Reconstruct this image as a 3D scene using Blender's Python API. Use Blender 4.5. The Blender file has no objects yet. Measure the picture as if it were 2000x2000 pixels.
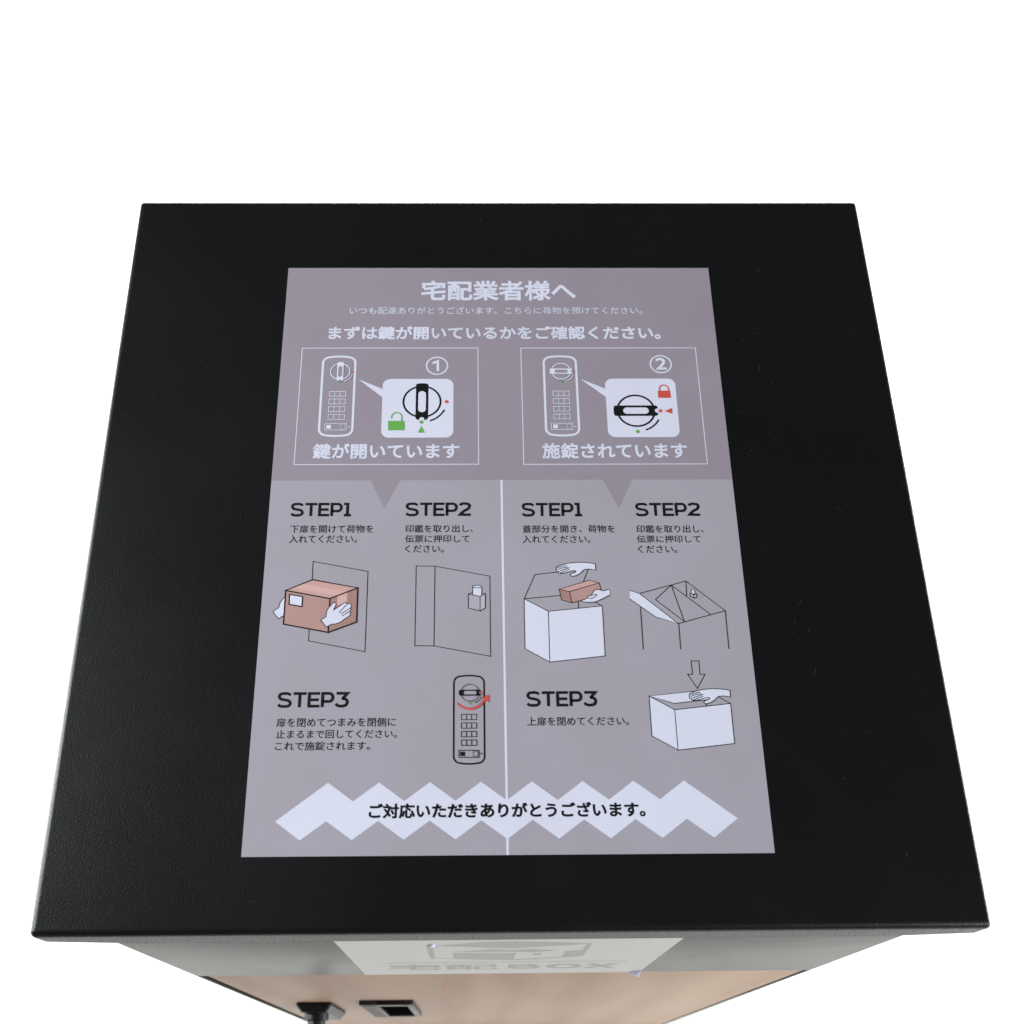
import bpy, bmesh, math, random
from mathutils import Vector, Matrix
from mathutils.geometry import tessellate_polygon
random.seed(4)
SC = bpy.context.scene
COL = SC.collection

# ------------------------------------------------------------------ camera, light, exposure
# metres; origin = centre of the lid's top face, z up, -y = front of the box
cam = bpy.data.cameras.new('camera')
cam.sensor_width = 36.0
cam.lens = 35.44
cam.shift_x = 0.02142
cam.shift_y = 0.18482
cam.clip_start = 0.02
cam.clip_end = 200.0
cam.dof.use_dof = True
cam.dof.focus_distance = 0.64
cam.dof.aperture_fstop = 11.0
camo = bpy.data.objects.new('camera', cam)
camo.location = (-0.0180916, -0.3308976, 0.5537479)
camo.rotation_euler = (0.3709697, -0.0101477, -0.0109365)
COL.objects.link(camo)
SC.camera = camo

world = bpy.data.worlds.new('World')
SC.world = world
world.use_nodes = True
bg = world.node_tree.nodes['Background']
bg.inputs['Color'].default_value = (0.93, 0.96, 1.0, 1)
bg.inputs['Strength'].default_value = 0.10

def area(name, loc, target, size, power, color=(1, 1, 1), size_y=None):
    l = bpy.data.lights.new(name, 'AREA')
    l.energy = power
    l.color = color
    l.size = size
    if size_y:
        l.shape = 'RECTANGLE'
        l.size_y = size_y
    o = bpy.data.objects.new(name, l)
    o.location = loc
    o.rotation_euler = (Vector(target) - Vector(loc)).to_track_quat('-Z', 'Y').to_euler()
    COL.objects.link(o)
    return o
COOL = (0.94, 0.97, 1.0)
area('softbox_left', (-2.3, 0.4, 1.1), (0, 0, 0), 1.0, 108, COOL)
area('softbox_right', (2.3, -1.7, 1.1), (0, 0.1, 0), 1.0, 77, COOL)
area('floor_fill_left', (-2.3, 0.6, -0.5), (-0.7, 0.3, -1.0), 1.6, 66, COOL, 0.6)  # added fill out of view, keeps the floor left of the box white
area('floor_fill_right', (2.1, 0.15, -0.5), (0.6, -0.05, -1.0), 1.6, 100, COOL, 0.6)  # added fill, lifts the box's shadow off the floor at right
area('floor_fill_back', (0.0, 3.0, -0.4), (0.0, 1.0, -1.0), 2.4, 70, COOL, 0.6)  # added unseen fill that whitens the floor behind the box

SC.view_settings.view_transform = 'Standard'
SC.view_settings.look = 'None'
SC.view_settings.gamma = 1.0
SC.view_settings.exposure = 0.0
SC.cycles.max_bounces = 6
SC.cycles.use_adaptive_sampling = False

# ------------------------------------------------------------------ materials
def mat(name, color, rough=0.5, spec=0.5, metal=0.0, coat=0.0, build=None):
    m = bpy.data.materials.new(name)
    m.use_nodes = True
    nt = m.node_tree
    b = nt.nodes['Principled BSDF']
    b.inputs['Base Color'].default_value = (*color, 1)
    b.inputs['Roughness'].default_value = rough
    b.inputs['Specular IOR Level'].default_value = spec
    b.inputs['Metallic'].default_value = metal
    b.inputs['Coat Weight'].default_value = coat
    b.inputs['Coat Roughness'].default_value = 0.25
    if build:
        build(nt, b)
    return m
def N(nt, t, **kw):
    n = nt.nodes.new(t)
    for k, v in kw.items():
        if k in n.inputs.keys():
            n.inputs[k].default_value = v
        else:
            setattr(n, k, v)
    return n
def noise(nt, scale, detail=3.0, rough=0.5, vec=None, stretch=None):
    tc = N(nt, 'ShaderNodeTexCoord')
    src = tc.outputs['Object']
    if stretch:
        mp = N(nt, 'ShaderNodeMapping')
        mp.inputs['Scale'].default_value = stretch
        nt.links.new(src, mp.inputs['Vector'])
        src = mp.outputs['Vector']
    n = N(nt, 'ShaderNodeTexNoise', Scale=scale, Detail=detail, Roughness=rough)
    nt.links.new(src, n.inputs['Vector'])
    return n
def ramp(nt, src, stops):
    r = N(nt, 'ShaderNodeValToRGB')
    e = r.color_ramp.elements
    while len(e) < len(stops):
        e.new(0.5)
    for i, (p, c) in enumerate(stops):
        e[i].position = p
        e[i].color = (*c, 1) if len(c) == 3 else (c[0],) * 3 + (1,)
    nt.links.new(src, r.inputs['Fac'])
    return r
def bump(nt, b, src, strength, dist):
    bp = N(nt, 'ShaderNodeBump', Strength=strength, Distance=dist)
    nt.links.new(src, bp.inputs['Height'])
    nt.links.new(bp.outputs['Normal'], b.inputs['Normal'])

def powder(nt, b):
    # orange-peel relief of powder coating, plus pale dust specks and faint rub marks
    n = noise(nt, 900, 3.0, 0.6)
    bump(nt, b, n.outputs['Fac'], 0.4, 0.0005)
    v = N(nt, 'ShaderNodeTexVoronoi', Scale=130.0)
    v.feature = 'F1'
    tc = N(nt, 'ShaderNodeTexCoord')
    nt.links.new(tc.outputs['Object'], v.inputs['Vector'])
    r = ramp(nt, v.outputs['Distance'], [(0.0, (1, 1, 1)), (0.028, (1, 1, 1)), (0.05, (0, 0, 0))])
    pick = ramp(nt, noise(nt, 41, 2.0).outputs['Fac'], [(0.5, (0, 0, 0)), (0.62, (1, 1, 1))])
    mu = N(nt, 'ShaderNodeMath', operation='MULTIPLY')
    nt.links.new(r.outputs['Color'], mu.inputs[0]); nt.links.new(pick.outputs['Color'], mu.inputs[1])
    base = ramp(nt, noise(nt, 5, 4.0).outputs['Fac'], [(0.3, (0.0035, 0.0038, 0.0039)), (0.75, (0.005, 0.0053, 0.0053))])
    mx = N(nt, 'ShaderNodeMixRGB')
    nt.links.new(mu.outputs[0], mx.inputs['Fac'])
    nt.links.new(base.outputs['Color'], mx.inputs['Color1'])
    mx.inputs['Color2'].default_value = (0.06, 0.06, 0.06, 1)
    nt.links.new(mx.outputs['Color'], b.inputs['Base Color'])
    rr_ = ramp(nt, noise(nt, 9, 5.0, 0.6).outputs['Fac'], [(0.3, (0.33,)), (0.7, (0.40,))])
    nt.links.new(rr_.outputs['Color'], b.inputs['Roughness'])
def wood(nt, b):
    n = noise(nt, 6.0, 6.0, 0.55, stretch=(2.2, 1.0, 0.35))
    w = N(nt, 'ShaderNodeTexWave', Scale=5.0, Distortion=9.0, Detail=3.0)
    w.inputs['Detail Scale'].default_value = 0.8
    mp = N(nt, 'ShaderNodeMapping'); mp.inputs['Scale'].default_value = (1.0, 1.0, 0.22)
    tc = N(nt, 'ShaderNodeTexCoord')
    nt.links.new(tc.outputs['Object'], mp.inputs['Vector']); nt.links.new(mp.outputs['Vector'], w.inputs['Vector'])
    mx = N(nt, 'ShaderNodeMixRGB'); mx.inputs['Fac'].default_value = 0.22
    nt.links.new(n.outputs['Fac'], mx.inputs['Color1']); nt.links.new(w.outputs['Color'], mx.inputs['Color2'])
    r = ramp(nt, mx.outputs['Color'], [(0.30, (0.335, 0.215, 0.145)), (0.52, (0.385, 0.255, 0.177)), (0.74, (0.42, 0.29, 0.205))])
    nt.links.new(r.outputs['Color'], b.inputs['Base Color'])
def paperish(color):
    def f(nt, b):
        n = noise(nt, 14, 3.0, 0.55)
        g = noise(nt, 900, 2.0, 0.6)
        mx = N(nt, 'ShaderNodeMixRGB'); mx.inputs['Fac'].default_value = 0.4
        nt.links.new(n.outputs['Fac'], mx.inputs['Color1']); nt.links.new(g.outputs['Fac'], mx.inputs['Color2'])
        lo = (color[0] * 0.975, color[1] * 0.955, color[2] * 0.955); hi = (color[0] * 1.02, color[1] * 1.035, color[2] * 1.04)
        r = ramp(nt, mx.outputs['Color'], [(0.36, lo), (0.64, hi)])
        nt.links.new(r.outputs['Color'], b.inputs['Base Color'])
    return f
M = {}
M['powder'] = mat('black_powder_coat', (0.01, 0.01, 0.01), 0.4, 0.29, build=powder)
def powder_edge(nt, b):
    powder(nt, b)
    n = noise(nt, 1500, 4.0, 0.7)
    bump(nt, b, n.outputs['Fac'], 0.6, 0.0005)
    r = ramp(nt, noise(nt, 700, 4.0, 0.7).outputs['Fac'], [(0.34, (0.62,)), (0.6, (0.36,))])
    nt.links.new(r.outputs['Color'], b.inputs['Roughness'])
M['powder_edge'] = mat('grainy_powder_coat', (0.01, 0.01, 0.01), 0.45, 0.29, build=powder_edge)
M['wood'] = mat('pale_wood_laminate', (0.45, 0.34, 0.26), 0.5, 0.3, build=wood)
M['plastic'] = mat('black_plastic', (0.006, 0.006, 0.006), 0.4, 0.3)
M['satin'] = mat('grey_black_plastic', (0.015, 0.015, 0.015), 0.4, 0.5)
M['shade_speck'] = mat('pocket_shade_speck_black', (0.003, 0.003, 0.003), 0.9, 0.0)  # shade of the handle pocket as colour; also the dark skirt specks
M['floor'] = mat('white_floor', (0.87, 0.845, 0.79), 0.6, 0.2)
M['label'] = mat('white_label_film', (0.385, 0.385, 0.375), 0.4, 0.35)
M['label_ink'] = mat('grey_label_ink', (0.205, 0.197, 0.17), 0.4, 0.35)
M['fold'] = mat('label_backing', (0.62, 0.66, 0.85), 0.4, 0.4)
M['resin'] = mat('orange_resin', (0.42, 0.17, 0.04), 0.5, 0.3)
M['dust'] = mat('pale_dust', (0.10, 0.10, 0.10), 0.9, 0.1)
M['dark'] = mat('dark_edge', (0.02, 0.015, 0.012), 0.6, 0.3)
INK = {'paper': (0.372, 0.35, 0.396), 'taupe': (0.303, 0.266, 0.310), 'white': (0.68, 0.695, 0.81), 'ink': (0.008, 0.008, 0.009),
       'grey': (0.35, 0.33, 0.385), 'red': (0.60, 0.085, 0.065), 'green': (0.14, 0.395, 0.085), 'boxfront': (0.455, 0.28, 0.255),
       'boxtop': (0.57, 0.355, 0.325), 'tape': (0.65, 0.41, 0.375), 'boxside': (0.37, 0.22, 0.195), 'pale': (0.42, 0.40, 0.46), 'palelight': (0.48, 0.465, 0.53)}
for k, c in INK.items():
    M[k] = mat('print_' + k, c, 0.38, 0.35, build=paperish(c) if k in ('paper', 'taupe', 'white', 'boxfront') else None)
M['grey'] = M['paper']

# ------------------------------------------------------------------ helpers
def link(name, me, parent=None, mats=(), smooth=False, **props):
    o = bpy.data.objects.new(name, me)
    COL.objects.link(o)
    for m in mats:
        me.materials.append(M[m] if isinstance(m, str) else m)
    if parent:
        o.parent = parent
    for k, v in props.items():
        o[k] = v
    if smooth:
        for p in me.polygons:
            p.use_smooth = True
    return o
def empty(name, loc, label, cat):
    o = bpy.data.objects.new(name, None)
    o.location = loc
    o.empty_display_size = 0.05
    COL.objects.link(o)
    o['label'] = label; o['category'] = cat
    return o
def tomesh(bm, name):
    me = bpy.data.meshes.new(name)
    bmesh.ops.recalc_face_normals(bm, faces=bm.faces)
    bm.to_mesh(me); bm.free()
    return me
def box_bm(x0, x1, y0, y1, z0, z1, bev=0.0, seg=3, bm=None):
    nb = bmesh.new()
    bmesh.ops.create_cube(nb, size=1.0)
    for v in nb.verts:
        v.co = Vector((x0 + (v.co.x + .5) * (x1 - x0), y0 + (v.co.y + .5) * (y1 - y0), z0 + (v.co.z + .5) * (z1 - z0)))
    if bev:
        bmesh.ops.bevel(nb, geom=list(nb.edges), offset=bev, segments=seg, profile=0.5, affect='EDGES')
    if bm is None:
        return nb
    me = bpy.data.meshes.new('tmp'); nb.to_mesh(me); nb.free(); bm.from_mesh(me); bpy.data.meshes.remove(me)
    return bm
def box(name, parent, m, x0, x1, y0, y1, z0, z1, bev=0.0, seg=3, **props):
    me = tomesh(box_bm(x0, x1, y0, y1, z0, z1, bev, seg), name)
    o = link(name, me, parent, [m], **props)
    if parent:
        o.matrix_parent_inverse = Matrix.Translation(-Vector(parent.location))
    if bev:
        for p in me.polygons:
            p.use_smooth = True
        me.set_sharp_from_angle(angle=math.radians(25))
    return o

# ------------------------------------------------------------------ floor
bm = bmesh.new()
bmesh.ops.create_grid(bm, x_segments=4, y_segments=4, size=15.0)
for v in bm.verts:
    v.co.z = -1.0
link('floor', tomesh(bm, 'floor'), None, ['floor'], kind='structure')

# ------------------------------------------------------------------ parcel box
XL, XR, YF, YB = -0.2606, 0.2634, -0.2499, 0.2773
BL, BR = -0.2240, 0.2268
T = 0.0285
boxo = empty('parcel_box', (0.0015, 0.0126, -1.0), 'black metal parcel box with wide lid and pale wood door, on the white floor', 'parcel box')
# lid: pressed sheet with rolled edges; the skirt gets a little deeper away from the corners
bm = bmesh.new()
nx, ny = 1, 1
rc, re = 0.0035, 0.0040
prof = []                                     # (inset, z) from top edge down to the skirt's bottom
for i in range(9):
    a = math.radians(90 * i / 8)
    prof.append((re * (1 - math.sin(a)), -re * (1 - math.cos(a))))
prof += [(0.0, -T * 0.6), (0.0, -T + 0.0012), (0.0006, -T + 0.0004), (0.0016, -T)]
def ring_pts(inset, r, n=7, dense=12):
    x0, x1, y0, y1 = XL + inset, XR - inset, YF + inset, YB - inset
    r = max(r - inset, 0.0008)
    pts = []
    cs = [(x1 - r, y1 - r, 0), (x0 + r, y1 - r, 90), (x0 + r, y0 + r, 180), (x1 - r, y0 + r, 270)]
    for ci, (cx, cy, a) in enumerate(cs):
        for j in range(n):
            t = math.radians(a + 90 * j / (n - 1))
            pts.append((cx + r * math.cos(t), cy + r * math.sin(t)))
        nxt = cs[(ci + 1) % 4]
        ax, ay = pts[-1]
        t = math.radians(nxt[2])
        bx_, by_ = nxt[0] + r * math.cos(t), nxt[1] + r * math.sin(t)
        for j in range(1, dense):
            pts.append((ax + (bx_ - ax) * j / dense, ay + (by_ - ay) * j / dense))
    return pts
rings = []
for (ins, z) in prof:
    row = []
    for (x, y) in ring_pts(ins, rc):
        dc = min(math.hypot(x - cx, y - cy) for cx in (XL, XR) for cy in (YF, YB))
        zz = z
        if z < -T * 0.7:                       # the folded corners are trimmed shorter
            zz = z + 0.009 * math.exp(-(dc / 0.022) ** 2)
        row.append(bm.verts.new((x, y, zz)))
    rings.append(row)
n = len(rings[0])
for a, b_ in zip(rings, rings[1:]):
    for i in range(n):
        bm.faces.new((a[i], a[(i + 1) % n], b_[(i + 1) % n], b_[i]))
bm.faces.new(rings[0])
bm.faces.new(list(reversed(rings[-1])))
me = tomesh(bm, 'lid')
lid = link('lid', me, boxo, ['powder', 'powder_edge'], smooth=True)
for p in me.polygons:
    p.material_index = 1 if abs(p.normal.z) < 0.5 else 0
me.set_sharp_from_angle(angle=math.radians(35))
lid.matrix_parent_inverse = Matrix.Translation(-boxo.location)

zp = -0.2036
BB = YB - 0.012
ZB = -0.985
box('side_wall', boxo, 'powder', BL, BL + 0.0015, YF + 0.0011, BB, ZB, -T + 0.001, 0.0005, 2)
box('side_wall', boxo, 'powder', BR - 0.0015, BR, YF + 0.0011, BB, ZB, -T + 0.001, 0.0005, 2)
box('back_wall', boxo, 'powder', BL + 0.0016, BR - 0.0016, BB - 0.0015, BB, ZB, -T + 0.001)
box('bottom_plate', boxo, 'powder', BL + 0.0016, BR - 0.0016, YF + 0.004, BB - 0.0016, ZB, ZB + 0.0015)
box('front_panel', boxo, 'powder', BL + 0.0018, BR - 0.0018, YF + 0.0006, YF + 0.012, zp, -T + 0.0008, 0.0006, 2)
box('front_sill', boxo, 'powder', BL + 0.0018, BR - 0.0018, YF + 0.0016, YF + 0.012, ZB + 0.002, -0.93, 0.0006, 2)
DL, DR = BL + 0.0075, BR - 0.0045
door = box('door', boxo, 'wood', DL, DR, YF + 0.0012, YF + 0.019, -0.928, zp - 0.0022, 0.0007, 2, label='pale wood-grain door below the black front panel')
for k in range(4):
    box('foot', boxo, 'plastic', (BL + 0.02, BR - 0.05)[k % 2], (BL + 0.05, BR - 0.02)[k % 2], (YF + 0.03, BB - 0.06)[k // 2], (YF + 0.06, BB - 0.03)[k // 2], -0.9998, ZB - 0.0002, 0.002)
# rust-orange resin drips on the door
YD = YF + 0.0012
for (x, z0, z1, w) in ((-.0468, -.302, -.309, .0022), (-.0462, -.328, -.345, .0018), (-.0478, -.400, -.428, .0014), (-.0466, -.432, -.470, .0009), (-.0472, -.486, -.500, .0019)):
    bm = bmesh.new()
    vs = []
    for i in range(14):
        a = 2 * math.pi * i / 14
        vs.append(bm.verts.new((x + w * math.cos(a) * (0.8 + .4 * random.random()), YD - 0.00025, (z0 + z1) / 2 + (z0 - z1) / 2 * math.sin(a) * (0.8 + .3 * random.random()))))
    top = bm.faces.new(vs)
    ex = bmesh.ops.extrude_face_region(bm, geom=[top])
    for v in [g for g in ex['geom'] if isinstance(g, bmesh.types.BMVert)]:
        v.co.y += 0.0004
    link('resin_drip', tomesh(bm, 'resin_drip'), door, ['resin'])

# bare specks along the skirt's lower lip
cv, cf = [], []
for i in range(170):
    x = random.uniform(XL + 0.02, XR - 0.02); z = -T + 0.0014 + abs(random.gauss(0, 0.0012)); w = random.uniform(0.0002, 0.0009); h = random.uniform(0.0002, 0.0006)
    o_ = len(cv)
    cv += [(x - w, YF - 0.00004, z), (x, YF - 0.00004, z - h), (x + w, YF - 0.00004, z), (x, YF - 0.00004, z + h)]
    cf.append((o_, o_ + 1, o_ + 2, o_ + 3))
me = bpy.data.meshes.new('paint_speck'); me.from_pydata(cv, [], cf)
o = link('paint_speck', me, boxo, ['shade_speck'], kind='stuff'); o.matrix_parent_inverse = Matrix.Translation(-boxo.location)

# recessed handle on the door
def cbox(name, parent, m, *a, **k):
    o = box(name, None, m, *a, **k)
    o.parent = parent
    if parent is boxo:
        o.matrix_parent_inverse = Matrix.Translation(-boxo.location)
    return o
hx0, hx1, hz1, hz0 = -0.1300, -0.0795, -0.428, -0.584
yd = YD
hnd = bpy.data.objects.new('recessed_handle', None); COL.objects.link(hnd); hnd.parent = boxo
hnd.matrix_parent_inverse = Matrix.Translation(-boxo.location)
rx0, rx1, rz1, rz0 = -0.1135, -0.0860, hz1 - 0.016, hz0 + 0.007
cbox('side_bar', hnd, 'satin', hx0, rx0, yd - 0.0045, yd + 0.0005, hz0, hz1, 0.0008, 2)
cbox('side_bar', hnd, 'satin', rx1, hx1, yd - 0.0045, yd + 0.0005, hz0, hz1, 0.0008, 2)
cbox('top_bar', hnd, 'plastic', rx0 + 0.0001, rx1 - 0.0001, yd - 0.0044, yd + 0.0005, rz1, hz1 - 0.0001, 0.0006, 2)
cbox('bottom_bar', hnd, 'satin', rx0 + 0.0001, rx1 - 0.0001, yd - 0.0044, yd + 0.0005, hz0 + 0.0001, rz0, 0.0006, 2)
cbox('pocket_shade', hnd, 'shade_speck', rx0 + 0.0001, rx1 - 0.0001, yd - 0.0022, yd - 0.0002, rz0, rz1)  # shallow black plate, the deep pocket's shade put into its colour
for i in range(7):
    x = -0.1280 + i * 0.0019
    cbox('rib', hnd, 'satin', x, x + 0.0009, yd - 0.0052, yd - 0.0040, hz0 + 0.006, hz1 - 0.006, 0.0002, 1)
# combination lock: chamfered plate, collar, knob
bm = bmesh.new()
lx0, lx1, lz1, lz0 = -0.1905, -0.1575, -0.440, -0.556
def oct_(ins, y):
    c = 0.006
    x0, x1, z0, z1 = lx0 + ins, lx1 - ins, lz0 + ins, lz1 - ins
    return [bm.verts.new((x, y, z)) for x, z in ((x0 + c, z0), (x1 - c, z0), (x1, z0 + c), (x1, z1 - c * .3), (x1 - c * .3, z1), (x0 + c * .3, z1), (x0, z1 - c * .3), (x0, z0 + c))]
r0, r1, r2 = oct_(0, yd + 0.001), oct_(0, yd - 0.003), oct_(0.0045, yd - 0.009)
for a, b_ in ((r0, r1), (r1, r2)):
    for i in range(8):
        bm.faces.new((a[i], a[(i + 1) % 8], b_[(i + 1) % 8], b_[i]))
bm.faces.new(r0); bm.faces.new(r2)
lock = link('lock', tomesh(bm, 'lock'), boxo, ['plastic'])
lock.matrix_parent_inverse = Matrix.Translation(-boxo.location)
def lathe(name, parent, m, cx, cz, prof, n=40):
    bm = bmesh.new(); rows = []
    for r, y in prof:
        rows.append([bm.verts.new((cx + r * math.cos(2 * math.pi * i / n), y, cz + r * math.sin(2 * math.pi * i / n))) for i in range(n)])
    for a, b_ in zip(rows, rows[1:]):
        for i in range(n):
            bm.faces.new((a[i], a[(i + 1) % n], b_[(i + 1) % n], b_[i]))
    bm.faces.new(rows[0]); bm.faces.new(rows[-1])
    me = tomesh(bm, name)
    o = link(name, me, parent, [m], smooth=True)
    me.set_sharp_from_angle(angle=math.radians(35))
    return o
kx, kz = -0.1745, -0.466
lathe('collar', lock, 'plastic', kx, kz, [(0.0115, yd - 0.008), (0.0115, yd - 0.0145), (0.0105, yd - 0.0155)])
lathe('collar', lock, 'plastic', kx, kz, [(0.0085, yd - 0.0156), (0.0085, yd - 0.020)])
cbox('knob', lock, 'plastic', kx - 0.0042, kx + 0.0042, yd - 0.047, yd - 0.0203, kz - 0.014, kz + 0.014, 0.0015, 3)
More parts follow.
